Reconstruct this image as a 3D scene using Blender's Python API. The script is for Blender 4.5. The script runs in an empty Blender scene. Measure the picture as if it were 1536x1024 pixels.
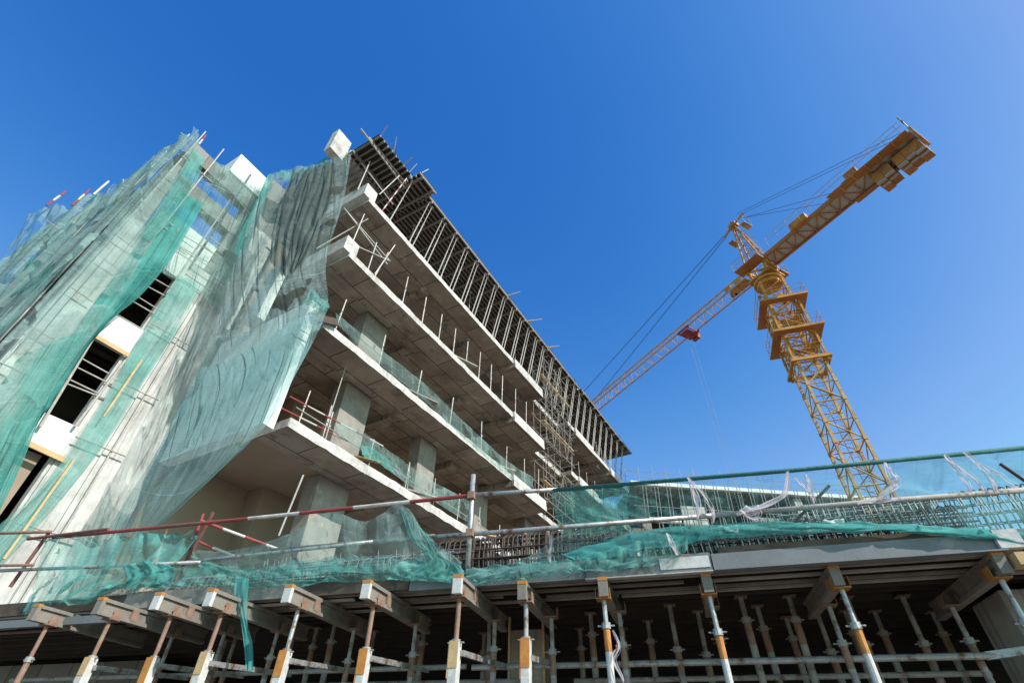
import bpy, math, random
from mathutils import Vector, Matrix, noise
random.seed(11)
R = math.radians
S = bpy.context.scene
COL = S.collection

# ------------------------------------------------------------------ camera
W0, H0, FPX = 1536, 1024, 750.0
PITCH, ROLL = R(41.5), R(1.0)
CAM = Vector((0, 0, 1.6))
_c, _s = math.cos(PITCH), math.sin(PITCH)
_R = Vector((1, 0, 0)); _F = Vector((0, _c, _s)); _U = Vector((0, -_s, _c))
CX = math.cos(ROLL)*_R + math.sin(ROLL)*_U
CY = -math.sin(ROLL)*_R + math.cos(ROLL)*_U
def ray(x, y): return _F*FPX + CX*(x-768) + CY*(512-y)
def hit(x, y, p, n):
    d = ray(x, y); return CAM + d*((p-CAM).dot(n)/d.dot(n))
def at_h(x, y, z):
    d = ray(x, y); return CAM + d*((z-CAM.z)/d.z)

cam_d = bpy.data.cameras.new('camera'); cam = bpy.data.objects.new('camera', cam_d); COL.objects.link(cam)
cam_d.sensor_width = 36; cam_d.lens = 36*FPX/W0; cam_d.clip_end = 3000; cam_d.clip_start = 0.05
M3 = Matrix((CX, CY, -_F)).transposed()
cam.matrix_world = Matrix.Translation(CAM) @ M3.to_4x4()
S.camera = cam

# ------------------------------------------------------------------ frames
AZ, PZ = R(30.3), R(16.0)
BO = Vector((-5.94, 11.56, 0))                       # near corner of the balconies
DU = Vector((math.sin(AZ), math.cos(AZ), 0)); DN = Vector((math.cos(AZ), -math.sin(AZ), 0))
FB = Matrix.Translation(BO) @ Matrix.Rotation(R(90)-AZ, 4, 'Z')     # local x = along the facade, y = inwards
PU = Vector((math.cos(PZ), -math.sin(PZ), 0)); PN = Vector((-math.sin(PZ), -math.cos(PZ), 0))
d0 = ray(700, 870); PO = CAM + d0*(6.5/d0.y); PO.z = 0
FP = Matrix.Translation(PO) @ Matrix.Rotation(-PZ, 4, 'Z')          # local x = along the deck edge, y = inwards
FPi = FP.inverted(); FBi = FB.inverted()
def onB(x, y, off): return hit(x, y, BO + DN*off, DN)
def onP(x, y, off): return hit(x, y, PO + PN*off, PN)

# ------------------------------------------------------------------ mesh builder
class MB:
    def __init__(s): s.v = []; s.f = []; s.m = []; s.uv = {}
    def add(s, vs, fs, mi=0):
        b = len(s.v); s.v += [Vector(v) for v in vs]
        for f in fs: s.f.append([b+i for i in f]); s.m.append(mi)
        return s
    def box(s, a, b, mi=0):
        x0, y0, z0 = a; x1, y1, z1 = b
        x0, x1 = min(x0, x1), max(x0, x1); y0, y1 = min(y0, y1), max(y0, y1); z0, z1 = min(z0, z1), max(z0, z1)
        return s.add([(x0,y0,z0),(x1,y0,z0),(x1,y1,z0),(x0,y1,z0),(x0,y0,z1),(x1,y0,z1),(x1,y1,z1),(x0,y1,z1)],
                     [(0,3,2,1),(4,5,6,7),(0,1,5,4),(1,2,6,5),(2,3,7,6),(3,0,4,7)], mi)
    def bar(s, p, q, w, h, up=(0,0,1), mi=0):
        p = Vector(p); q = Vector(q); d = (q-p).normalized(); up = Vector(up)
        sd = d.cross(up)
        if sd.length < 1e-4: sd = d.cross(Vector((1, 0, 0)))
        sd.normalize(); u = sd.cross(d); a = sd*w/2; b = u*h/2
        return s.add([p-a-b, p+a-b, p+a+b, p-a+b, q-a-b, q+a-b, q+a+b, q-a+b],
                     [(0,3,2,1),(4,5,6,7),(0,1,5,4),(1,2,6,5),(2,3,7,6),(3,0,4,7)][:], mi) if True else s
    def tube(s, pts, r, n=8, mi=0, caps=True, r1=None):
        pts = [Vector(p) for p in pts]; k = len(pts); vs = []; ref = None
        for i, p in enumerate(pts):
            d = (pts[min(i+1, k-1)] - pts[max(i-1, 0)]).normalized()
            if ref is None:
                ref = Vector((0, 0, 1)) if abs(d.z) < .9 else Vector((1, 0, 0))
            a = d.cross(ref).normalized(); b = a.cross(d).normalized(); ref = b
            rr = r if r1 is None else r + (r1-r)*i/(k-1)
            for j in range(n):
                t = 2*math.pi*j/n; vs.append(p + a*rr*math.cos(t) + b*rr*math.sin(t))
        fs = []
        for i in range(k-1):
            for j in range(n):
                fs.append((i*n+j, i*n+(j+1) % n, (i+1)*n+(j+1) % n, (i+1)*n+j))
        if caps: fs += [tuple(range(n-1, -1, -1)), tuple(range((k-1)*n, k*n))]
        return s.add(vs, fs, mi)
    def prism(s, poly, z0, z1, mi=0):
        n = len(poly); ar = sum(poly[i][0]*poly[(i+1) % n][1]-poly[(i+1) % n][0]*poly[i][1] for i in range(n))
        if ar < 0: poly = poly[::-1]
        vs = [(x, y, z0) for x, y in poly] + [(x, y, z1) for x, y in poly]
        fs = [tuple(range(n-1, -1, -1)), tuple(range(n, 2*n))] + [(i, (i+1) % n, n+(i+1) % n, n+i) for i in range(n)]
        return s.add(vs, fs, mi)
    def grid(s, rows, mi=0):
        n = len(rows[0]); k = len(rows); b = len(s.v)
        for i, r in enumerate(rows):
            for j, p in enumerate(r):
                s.uv[len(s.v)] = (j/(n-1), i/(k-1)); s.v.append(Vector(p))
        for i in range(k-1):
            for j in range(n-1):
                s.f.append([b+i*n+j, b+i*n+j+1, b+(i+1)*n+j+1, b+(i+1)*n+j]); s.m.append(mi)
        return s
    def build(s, name, mats, parent=None, frame=None, smooth=False, bevel=0):
        F = frame or Matrix.Identity(4)
        me = bpy.data.meshes.new(name)
        if parent is None:
            xs = [v.x for v in s.v]; ys = [v.y for v in s.v]; zs = [v.z for v in s.v]
            o = Vector(((min(xs)+max(xs))/2, (min(ys)+max(ys))/2, min(zs)))
            verts = [v-o for v in s.v]; MW = F @ Matrix.Translation(o)
        else:
            T = (WORLD[parent.name].inverted() @ F); verts = [T @ v for v in s.v]; MW = None
        me.from_pydata([tuple(v) for v in verts], [], s.f)
        if not isinstance(mats, (list, tuple)): mats = [mats]
        for m in mats: me.materials.append(m)
        me.polygons.foreach_set('material_index', s.m)
        if smooth: me.polygons.foreach_set('use_smooth', [True]*len(me.polygons))
        if s.uv:
            ul = me.uv_layers.new(name='uv')
            for l in me.loops: ul.data[l.index].uv = s.uv.get(l.vertex_index, (0, 0))
        me.update()
        ob = bpy.data.objects.new(name, me); COL.objects.link(ob)
        if parent is None: ob.matrix_world = MW; WORLD[ob.name] = MW.copy()
        else: ob.parent = parent; WORLD[ob.name] = WORLD[parent.name].copy()
        if bevel:
            b = ob.modifiers.new('bevel', 'BEVEL'); b.width = bevel; b.segments = 2; b.limit_method = 'ANGLE'
        return ob
WORLD = {}
def tag(o, label, cat, group=None, kind=None):
    if label: o['label'] = label
    if cat: o['category'] = cat
    if group: o['group'] = group
    if kind: o['kind'] = kind
    return o
def empty(name, M, label=None, cat=None, group=None):
    o = bpy.data.objects.new(name, None); COL.objects.link(o); o.matrix_world = M; WORLD[o.name] = M.copy()
    o.empty_display_size = .2
    return tag(o, label, cat, group)
ORD = ['', 'first', 'second', 'third', 'fourth', 'fifth', 'sixth', 'seventh', 'eighth', 'ninth', 'tenth', 'eleventh', 'twelfth',
       'thirteenth', 'fourteenth', 'fifteenth', 'sixteenth', 'seventeenth', 'eighteenth', 'nineteenth', 'twentieth']
def nth(n):
    if n <= 20: return ORD[n]
    return {2: 'twenty-', 3: 'thirty-', 4: 'forty-'}[n//10] + ORD[n % 10] if n % 10 else {30: 'thirtieth', 40: 'fortieth'}[n]

# ------------------------------------------------------------------ materials
def base_mat(name):
    m = bpy.data.materials.new(name); m.use_nodes = True; nt = m.node_tree; nt.nodes.clear()
    out = nt.nodes.new('ShaderNodeOutputMaterial'); return m, nt, out
def N(nt, t, **kw):
    n = nt.nodes.new(t)
    for k, v in kw.items():
        if hasattr(n, k): setattr(n, k, v)
        else: n.inputs[k].default_value = v
    return n
def rgba(c): return (c[0], c[1], c[2], 1)
def noise_node(nt, co, scale, detail=6, rough=.6, vec=(1, 1, 1)):
    mp = N(nt, 'ShaderNodeMapping'); mp.inputs['Scale'].default_value = vec
    nt.links.new(co, mp.inputs['Vector'])
    n = N(nt, 'ShaderNodeTexNoise'); n.inputs['Scale'].default_value = scale; n.inputs['Detail'].default_value = detail
    n.inputs['Roughness'].default_value = rough
    nt.links.new(mp.outputs[0], n.inputs['Vector']); return n.outputs['Fac']
def ramp(nt, f, p0, p1, c0=(0, 0, 0), c1=(1, 1, 1)):
    r = N(nt, 'ShaderNodeValToRGB'); e = r.color_ramp.elements
    e[0].position = p0; e[0].color = rgba(c0); e[1].position = p1; e[1].color = rgba(c1)
    nt.links.new(f, r.inputs[0]); return r.outputs[0]
def mixc(nt, f, a, b, mode='MIX'):
    m = N(nt, 'ShaderNodeMix', data_type='RGBA', blend_type=mode)
    if isinstance(f, (int, float)): m.inputs[0].default_value = f
    else: nt.links.new(f, m.inputs[0])
    for i, c in ((6, a), (7, b)):
        if isinstance(c, (tuple, list)): m.inputs[i].default_value = rgba(c)
        else: nt.links.new(c, m.inputs[i])
    return m.outputs[2]
def surf(name, c1, c2, rough=.8, metal=0, scale=3, stain=None, stain_amt=.5, bump=.15, bscale=25, panel=None, streak=None, spec=.4, rust=None, rust_amt=.5, ties=False):
    m, nt, out = base_mat(name)
    tc = N(nt, 'ShaderNodeTexCoord'); co = tc.outputs['Object']
    col = mixc(nt, ramp(nt, noise_node(nt, co, scale, 8, .65), .3, .7), c1, c2)
    if stain:
        f = ramp(nt, noise_node(nt, co, scale*.22, 5, .7), .45, .75); k = N(nt, 'ShaderNodeMath', operation='MULTIPLY')
        nt.links.new(f, k.inputs[0]); k.inputs[1].default_value = stain_amt
        col = mixc(nt, k.outputs[0], col, stain)
    if streak:                                          # run-down water marks, part of the surface
        f = ramp(nt, noise_node(nt, co, 7, 6, .75, (1, 1, .05)), .50, .66); k = N(nt, 'ShaderNodeMath', operation='MULTIPLY')
        nt.links.new(f, k.inputs[0]); k.inputs[1].default_value = .6
        col = mixc(nt, k.outputs[0], col, streak)
    if rust:
        f = ramp(nt, noise_node(nt, co, 9, 6, .7), .55-.25*rust_amt, .68-.15*rust_amt); col = mixc(nt, f, col, rust)
    fine = noise_node(nt, co, 60, 3, .6)
    col = mixc(nt, .35, col, ramp(nt, fine, .2, .8, (.5, .5, .5), (1, 1, 1)), 'MULTIPLY')
    hgt = noise_node(nt, co, bscale, 6, .65)
    if panel:
        b = N(nt, 'ShaderNodeTexBrick'); b.offset = .37; nt.links.new(co, b.inputs['Vector'])
        b.inputs['Scale'].default_value = 1; b.inputs['Brick Width'].default_value = panel[0]; b.inputs['Row Height'].default_value = panel[1]
        b.inputs['Mortar Size'].default_value = panel[2]; b.inputs['Mortar Smooth'].default_value = .7
        b.inputs['Color1'].default_value = (1, 1, 1, 1); b.inputs['Color2'].default_value = (.60, .575, .545, 1); b.inputs['Mortar'].default_value = (.22, .19, .17, 1)
        col = mixc(nt, 1.0, col, b.outputs['Color'], 'MULTIPLY')
    if ties:                                            # tie holes, board joints and dark damp patches
        vo = N(nt, 'ShaderNodeTexVoronoi', feature='F1'); vo.inputs['Scale'].default_value = 1.15; vo.inputs['Randomness'].default_value = .45; nt.links.new(co, vo.inputs['Vector'])
        col = mixc(nt, ramp(nt, vo.outputs['Distance'], .035, .05, (1, 1, 1), (0, 0, 0)), col, (.04, .035, .03))
        b2 = N(nt, 'ShaderNodeTexBrick'); b2.offset = .5; nt.links.new(co, b2.inputs['Vector']); b2.inputs['Scale'].default_value = 1; b2.inputs['Brick Width'].default_value = 3.1; b2.inputs['Row Height'].default_value = .2
        b2.inputs['Mortar Size'].default_value = .006; b2.inputs['Color1'].default_value = (1, 1, 1, 1); b2.inputs['Color2'].default_value = (.86, .85, .84, 1); b2.inputs['Mortar'].default_value = (.6, .58, .56, 1)
        col = mixc(nt, ramp(nt, noise_node(nt, co, .5, 2, .5), .45, .55), col, mixc(nt, 1.0, col, b2.outputs['Color'], 'MULTIPLY'))
        col = mixc(nt, mixc(nt, .75, (0, 0, 0), ramp(nt, noise_node(nt, co, 1.1, 9, .78), .56, .64)), col, (.115, .09, .07))
        col = mixc(nt, mixc(nt, .6, (0, 0, 0), ramp(nt, noise_node(nt, co, .8, 9, .75, (1, 1.6, 1)), .60, .66)), col, (.50, .46, .41))
    p = N(nt, 'ShaderNodeBsdfPrincipled'); nt.links.new(col, p.inputs['Base Color'])
    p.inputs['Roughness'].default_value = rough; p.inputs['Metallic'].default_value = metal; p.inputs['Specular IOR Level'].default_value = spec
    if bump:
        bp = N(nt, 'ShaderNodeBump'); bp.inputs['Strength'].default_value = bump; bp.inputs['Distance'].default_value = .03
        nt.links.new(hgt, bp.inputs['Height']); nt.links.new(bp.outputs[0], p.inputs['Normal'])
    nt.links.new(p.outputs[0], out.inputs[0]); return m
def netmat(name, col, col2, a0, a1, su=26, sv=2.2, weave=True, shear=0, holes=0.0, streak=.5, crease_shade=(.05, .09, .085), grid=(26, 70)):
    """debris netting: woven mesh, thinner and denser in places, lying double along creases"""
    m, nt, out = base_mat(name)
    def mth(op, a, b, c=None, cl=False):
        n = N(nt, 'ShaderNodeMath', operation=op); n.use_clamp = cl
        for i, v in enumerate((a, b, c)):
            if v is None: continue
            if isinstance(v, (int, float)): n.inputs[i].default_value = v
            else: nt.links.new(v, n.inputs[i])
        return n.outputs[0]
    tc = N(nt, 'ShaderNodeTexCoord'); uv0 = uv = tc.outputs['UV']; co = tc.outputs['Object']
    if shear:
        sx = N(nt, 'ShaderNodeSeparateXYZ'); nt.links.new(uv, sx.inputs[0]); cx = N(nt, 'ShaderNodeCombineXYZ')
        nt.links.new(mth('MULTIPLY_ADD', sx.outputs[1], -shear, sx.outputs[0]), cx.inputs[0]); nt.links.new(sx.outputs[1], cx.inputs[1]); uv = cx.outputs[0]
    s1 = noise_node(nt, uv, 1, 6, .65, (su, sv, 1)); s2 = noise_node(nt, co, .9, 5, .65)
    hf = mth('MULTIPLY', mth('ADD', s1, s2), .5)
    mr = N(nt, 'ShaderNodeMapRange'); nt.links.new(hf, mr.inputs[0])
    for i, v in ((1, .38), (2, .62), (3, a0), (4, a1)): mr.inputs[i].default_value = v
    al = mr.outputs[0]; crv = None
    if weave:
        sp_ = N(nt, 'ShaderNodeSeparateXYZ'); nt.links.new(uv0, sp_.inputs[0])
        for k, f in ((0, grid[0]), (1, grid[1])):            # thicker threads every few meshes
            fr = mth('FRACT', mth('MULTIPLY', sp_.outputs[k], f), 0); ln = ramp(nt, fr, .86, .90)
            al = mth('MULTIPLY_ADD', ln, .11, al, True)
        sm = mth('FRACT', mth('MULTIPLY', sp_.outputs[1], 5.3), 0); al = mth('MULTIPLY_ADD', ramp(nt, sm, .975, .98), .25, al, True)   # sewn seams
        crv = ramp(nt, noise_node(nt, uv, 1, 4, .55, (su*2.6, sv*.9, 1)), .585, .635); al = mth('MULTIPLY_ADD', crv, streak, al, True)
        big = ramp(nt, noise_node(nt, co, .55, 3, .5), .54, .56); al = mth('MULTIPLY_ADD', big, .16, al, True)        # where a second length overlaps
    if holes:
        hl = ramp(nt, noise_node(nt, co, 1.1, 2, .4), .60, .615); al = mth('MULTIPLY', al, mth('MULTIPLY_ADD', hl, -holes, 1.0))
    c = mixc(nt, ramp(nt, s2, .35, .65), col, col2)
    if crv is not None and streak > .3: c = mixc(nt, mth('MULTIPLY', crv, .75), c, crease_shade)  # crease colour darkened in place of shade in the doubled folds
    df = N(nt, 'ShaderNodeBsdfDiffuse'); tl = N(nt, 'ShaderNodeBsdfTranslucent'); nt.links.new(c, df.inputs[0]); nt.links.new(c, tl.inputs[0])
    mx = N(nt, 'ShaderNodeMixShader'); mx.inputs[0].default_value = .4; nt.links.new(df.outputs[0], mx.inputs[1]); nt.links.new(tl.outputs[0], mx.inputs[2])
    tr = N(nt, 'ShaderNodeBsdfTransparent'); tr.inputs[0].default_value = (.93, 1, .98, 1)
    m2 = N(nt, 'ShaderNodeMixShader'); nt.links.new(al, m2.inputs[0]); nt.links.new(tr.outputs[0], m2.inputs[1]); nt.links.new(mx.outputs[0], m2.inputs[2])
    nt.links.new(m2.outputs[0], out.inputs[0]); return m

M = {}
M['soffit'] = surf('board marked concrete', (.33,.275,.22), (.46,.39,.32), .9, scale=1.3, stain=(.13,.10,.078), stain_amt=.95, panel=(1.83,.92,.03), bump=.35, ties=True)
M['plaster'] = surf('smooth beige concrete', (.30,.225,.165), (.35,.27,.205), .9, scale=.8, stain=(.21,.155,.115), stain_amt=.6, bump=.08)
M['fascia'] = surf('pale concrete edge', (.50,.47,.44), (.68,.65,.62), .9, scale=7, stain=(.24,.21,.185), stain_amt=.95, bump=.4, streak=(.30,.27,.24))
M['column'] = surf('column concrete', (.25,.222,.195), (.37,.335,.30), .9, scale=2.2, stain=(.13,.112,.10), stain_amt=.9, bump=.2, ties=True)
M['white'] = surf('white primed wall', (.70,.69,.67), (.82,.81,.79), .85, scale=1.5, stain=(.46,.44,.42), stain_amt=.6, bump=.1)
M['rawwall'] = surf('streaked pale concrete', (.46,.445,.425), (.66,.645,.62), .9, scale=2, stain=(.27,.255,.24), stain_amt=.9, streak=(.10,.095,.09), bump=.3)
M['greywall'] = surf('grey block wall', (.25,.245,.235), (.33,.32,.31), .95, scale=1.2, stain=(.17,.165,.155), panel=(.8,.4,.015), bump=.2)
M['dark'] = surf('concrete darkened as shade', (.035,.032,.03), (.07,.064,.06), .95, scale=2, stain=(.015,.014,.013), bump=.2)  # near-black tone stands in for the shade of unlit depths
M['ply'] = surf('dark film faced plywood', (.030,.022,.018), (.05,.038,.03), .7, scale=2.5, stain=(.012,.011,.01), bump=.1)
M['joist'] = surf('grey weathered formwork timber', (.25,.222,.195), (.37,.335,.30), .85, scale=5, stain=(.13,.115,.10), bump=.2)
M['joistpale'] = surf('pale worn formwork timber', (.36,.33,.295), (.50,.465,.425), .85, scale=6, stain=(.20,.17,.14), bump=.2)
M['roofjoist'] = surf('dusty steel formwork joist', (.17,.148,.13), (.26,.232,.205), .7, scale=5, stain=(.08,.065,.055), bump=.1)
M['orange'] = surf('orange painted steel', (.46,.17,.035), (.58,.25,.06), .6, scale=12, stain=(.18,.07,.03), stain_amt=.85, bump=.1)
M['timber'] = surf('raw yellow timber', (.50,.33,.16), (.62,.44,.24), .8, scale=8, stain=(.3,.18,.08), bump=.15)
M['galv'] = surf('galvanised steel tube', (.40,.40,.405), (.54,.54,.545), .45, .55, scale=7, stain=(.28,.26,.25), bump=.06, rust=(.20,.10,.055), rust_amt=.25)
M['prop'] = surf('dull prop steel', (.27,.26,.25), (.40,.39,.38), .6, .1, scale=7, rust=(.16,.085,.05), rust_amt=.15, bump=.06)
M['rusty'] = surf('rusty prop steel', (.26,.13,.08), (.34,.24,.19), .75, .2, scale=9, stain=(.12,.06,.04), bump=.15)
M['chalk'] = surf('cement splashed steel', (.50,.49,.475), (.66,.645,.63), .8, scale=10, stain=(.28,.26,.24), stain_amt=.8, bump=.25)
M['palesteel'] = surf('pale dusty scaffold steel', (.38,.35,.32), (.54,.51,.475), .6, .2, scale=8, stain=(.22,.15,.11), stain_amt=.7, bump=.05)
M['sheet'] = surf('grey steel side form', (.15,.155,.16), (.21,.215,.22), .55, .1, scale=2, stain=(.10,.10,.10), stain_amt=.6, bump=.1)
M['browntimber'] = surf('dark brown plank', (.06,.042,.032), (.11,.08,.06), .85, scale=6, bump=.2)
M['rebar'] = surf('dark reinforcing steel', (.060,.045,.040), (.11,.075,.06), .7, .4, scale=14, bump=.1)
M['rebarpale'] = surf('dusty reinforcing steel', (.20,.205,.20), (.30,.305,.30), .6, .3, scale=14, bump=.05)
M['red'] = surf('red tube paint', (.26,.035,.035), (.34,.07,.062), .6, scale=10, stain=(.14,.06,.055), bump=.05)
M['tubewhite'] = surf('white tube paint', (.52,.48,.46), (.68,.64,.62), .6, scale=9, stain=(.34,.2,.18), stain_amt=.8, bump=.05)
M['darkred'] = surf('faded red oxide tube', (.17,.055,.048), (.24,.10,.085), .7, scale=10, stain=(.12,.08,.07), bump=.08)
M['greentube'] = surf('net wrapped tube', (.022,.11,.105), (.04,.18,.17), .8, scale=10, bump=.4)
M['tape'] = surf('white and pink barrier tape', (.66,.60,.62), (.72,.66,.68), .5, scale=2, stain=(.5,.12,.2), stain_amt=.9, bump=.05)
M['yellow'] = surf('crane yellow paint', (.52,.215,.02), (.63,.30,.045), .5, scale=4, stain=(.15,.055,.015), stain_amt=.95, bump=.05, rust=(.16,.065,.03), rust_amt=-.1)
M['mast'] = surf('dusty pale yellow mast paint', (.52,.30,.095), (.64,.40,.165), .55, scale=5, stain=(.17,.07,.03), stain_amt=.95, bump=.05, rust=(.15,.065,.03), rust_amt=0)
M['deckplate'] = surf('orange brown deck plate', (.36,.13,.03), (.45,.18,.045), .65, scale=3, stain=(.16,.055,.018), bump=.05)
M['jibpaint'] = surf('faded jib paint', (.52,.28,.15), (.64,.40,.25), .55, scale=4, stain=(.36,.12,.06), stain_amt=.7, bump=.05)
M['walk'] = surf('grey walkway mesh plate', (.40,.36,.31), (.50,.46,.40), .7, scale=3, bump=.05)
M['cable'] = surf('dark steel cable', (.04,.045,.06), (.07,.07,.085), .6, .3, bump=0)
M['black'] = surf('black cloth', (.015,.015,.017), (.03,.03,.032), .8, bump=.1)
M['cweight'] = surf('weathered counterweight', (.36,.13,.03), (.46,.19,.045), .75, scale=4, stain=(.15,.06,.025), stain_amt=.95, bump=.1)
M['cgrey'] = surf('grey steel bracket', (.34,.33,.32), (.42,.41,.40), .6, .2, bump=.05)
M['ground'] = surf('dusty site ground', (.20,.17,.135), (.27,.23,.185), .95, scale=.5, stain=(.14,.12,.10), bump=.4)
M['foam'] = surf('white foam sheet', (.80,.81,.82), (.86,.87,.87), .8, bump=.05)
TEAL, TEAL2 = (.075, .34, .31), (.13, .43, .40)
M['net_dense'] = netmat('dense teal debris net', TEAL, TEAL2, .50, .92, 14, 2, streak=.35, crease_shade=(.02,.13,.12))
M['net_mid'] = netmat('teal debris net', (.12,.40,.36), (.24,.53,.48), .20, .70, 18, 2, streak=.4, holes=.55)
M['net_pale'] = netmat('pale dusty debris net', (.30,.44,.425), (.42,.55,.53), .18, .62, 16, 1.6, streak=.65, holes=.8)
M['net_thin'] = netmat('thin grey green debris net', (.28,.44,.415), (.40,.54,.51), .10, .44, 16, 2, streak=.4, holes=.6)
M['net_sky'] = netmat('very open debris net', (.12,.40,.38), (.24,.5,.48), .03, .24, 10, 3, streak=.12)
M['net_dark'] = netmat('dark green debris net', (.022,.06,.055), (.04,.095,.088), .5, .9, 14, 2, streak=.2)
M['net_grey'] = netmat('dark grey folded net', (.09,.115,.11), (.16,.19,.185), .5, .92, 10, 2, streak=.4)
M['net_drape'] = netmat('pale draped debris net', (.33,.45,.44), (.44,.55,.54), .15, .50, 15, 1.6, shear=.8, streak=.72, holes=.75, crease_shade=(.03,.06,.06))
M['net_rag'] = netmat('ragged teal net', (.10,.38,.345), (.2,.5,.46), .12, .72, 12, 6, streak=.3, holes=.6)
M['beamtimber'] = surf('worn grey beam timber', (.18,.155,.132), (.28,.245,.21), .8, scale=6, stain=(.08,.065,.055), bump=.2)
M['tapecloth'] = netmat('torn white and pink tape', (.80,.76,.77), (.74,.50,.57), .62, .98, 3, 9, weave=False)
M['net_low'] = netmat('blue grey lower debris net', (.24,.42,.43), (.33,.50,.51), .26, .55, 22, 1.3, shear=.45, streak=.68, crease_shade=(.02,.055,.06), holes=.45)
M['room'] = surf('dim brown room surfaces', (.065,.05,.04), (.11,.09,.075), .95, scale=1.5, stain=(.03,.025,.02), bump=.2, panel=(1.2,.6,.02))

# ------------------------------------------------------------------ sky and sun
SUN_EL, SUN_AZ = 38.0, 130.0
w = bpy.data.worlds.new('World'); S.world = w; w.use_nodes = True; nt = w.node_tree; nt.nodes.clear()
sky = nt.nodes.new('ShaderNodeTexSky'); sky.sky_type = 'NISHITA'; sky.sun_disc = False
sky.sun_elevation = R(SUN_EL); sky.sun_rotation = R(SUN_AZ); sky.altitude = 300; sky.air_density = 1.0; sky.dust_density = .6; sky.ozone_density = 4.0
bg = nt.nodes.new('ShaderNodeBackground'); bg.inputs['Strength'].default_value = .12
wo = nt.nodes.new('ShaderNodeOutputWorld')
sp = nt.nodes.new('ShaderNodeSeparateColor'); cb = nt.nodes.new('ShaderNodeCombineColor'); nt.links.new(sky.outputs[0], sp.inputs[0])
for ch, (pw, kk, cap) in enumerate(((3.1, 1.13, 1.3), (1.5, 1.07, 1.7), (.75, 2.16, 2.0))):     # deep clear-air blue
    a_ = N(nt, 'ShaderNodeMath', operation='POWER'); nt.links.new(sp.outputs[ch], a_.inputs[0]); a_.inputs[1].default_value = pw
    b_ = N(nt, 'ShaderNodeMath', operation='MULTIPLY'); nt.links.new(a_.outputs[0], b_.inputs[0]); b_.inputs[1].default_value = kk
    c_ = N(nt, 'ShaderNodeMath', operation='MULTIPLY'); nt.links.new(sp.outputs[ch], c_.inputs[0]); c_.inputs[1].default_value = cap
    d_ = N(nt, 'ShaderNodeMath', operation='MINIMUM'); nt.links.new(b_.outputs[0], d_.inputs[0]); nt.links.new(c_.outputs[0], d_.inputs[1]); nt.links.new(d_.outputs[0], cb.inputs[ch])
tcw = nt.nodes.new('ShaderNodeTexCoord')
wisp = ramp(nt, noise_node(nt, tcw.outputs['Generated'], 1.6, 5, .55, (1, 1, 1.8)), .38, .78, (1, 1, 1), (1.10, 1.07, 1.03))     # thin uneven haze
wm = mixc(nt, 1.0, cb.outputs[0], wisp, 'MULTIPLY'); nt.links.new(wm, bg.inputs[0]); nt.links.new(bg.outputs[0], wo.inputs[0])
sd = bpy.data.lights.new('sun', 'SUN'); sd.energy = 4.8; sd.angle = R(.53); sd.color = (1, .955, .89)
so = bpy.data.objects.new('sun', sd); COL.objects.link(so)
sv = Vector((math.sin(R(SUN_AZ))*math.cos(R(SUN_EL)), math.cos(R(SUN_AZ))*math.cos(R(SUN_EL)), math.sin(R(SUN_EL))))
so.rotation_euler = sv.to_track_quat('Z', 'Y').to_euler(); so.location = (30, -30, 60)
S.view_settings.view_transform = 'Standard'; S.view_settings.look = 'None'; S.view_settings.exposure = .35; S.view_settings.gamma = 1
S.cycles.transparent_max_bounces = 24; S.cycles.max_bounces = 8

g = MB(); n = 24
def gh(x, y): return .12*noise.noise(Vector((x*.05, y*.05, 0)))
rows = []
cs = [-1500, -400, -150, -80, -50, -35, -25, -18, -12, -8, -4, 0, 4, 8, 12, 18, 25, 35, 50, 80, 150, 400, 1500]
for y in cs: rows.append([(x, y, gh(x, y) if max(abs(x), abs(y)) < 200 else 0) for x in cs])
g.grid(rows)
tag(g.build('ground', M['ground'], smooth=True), None, None, kind='structure')

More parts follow.
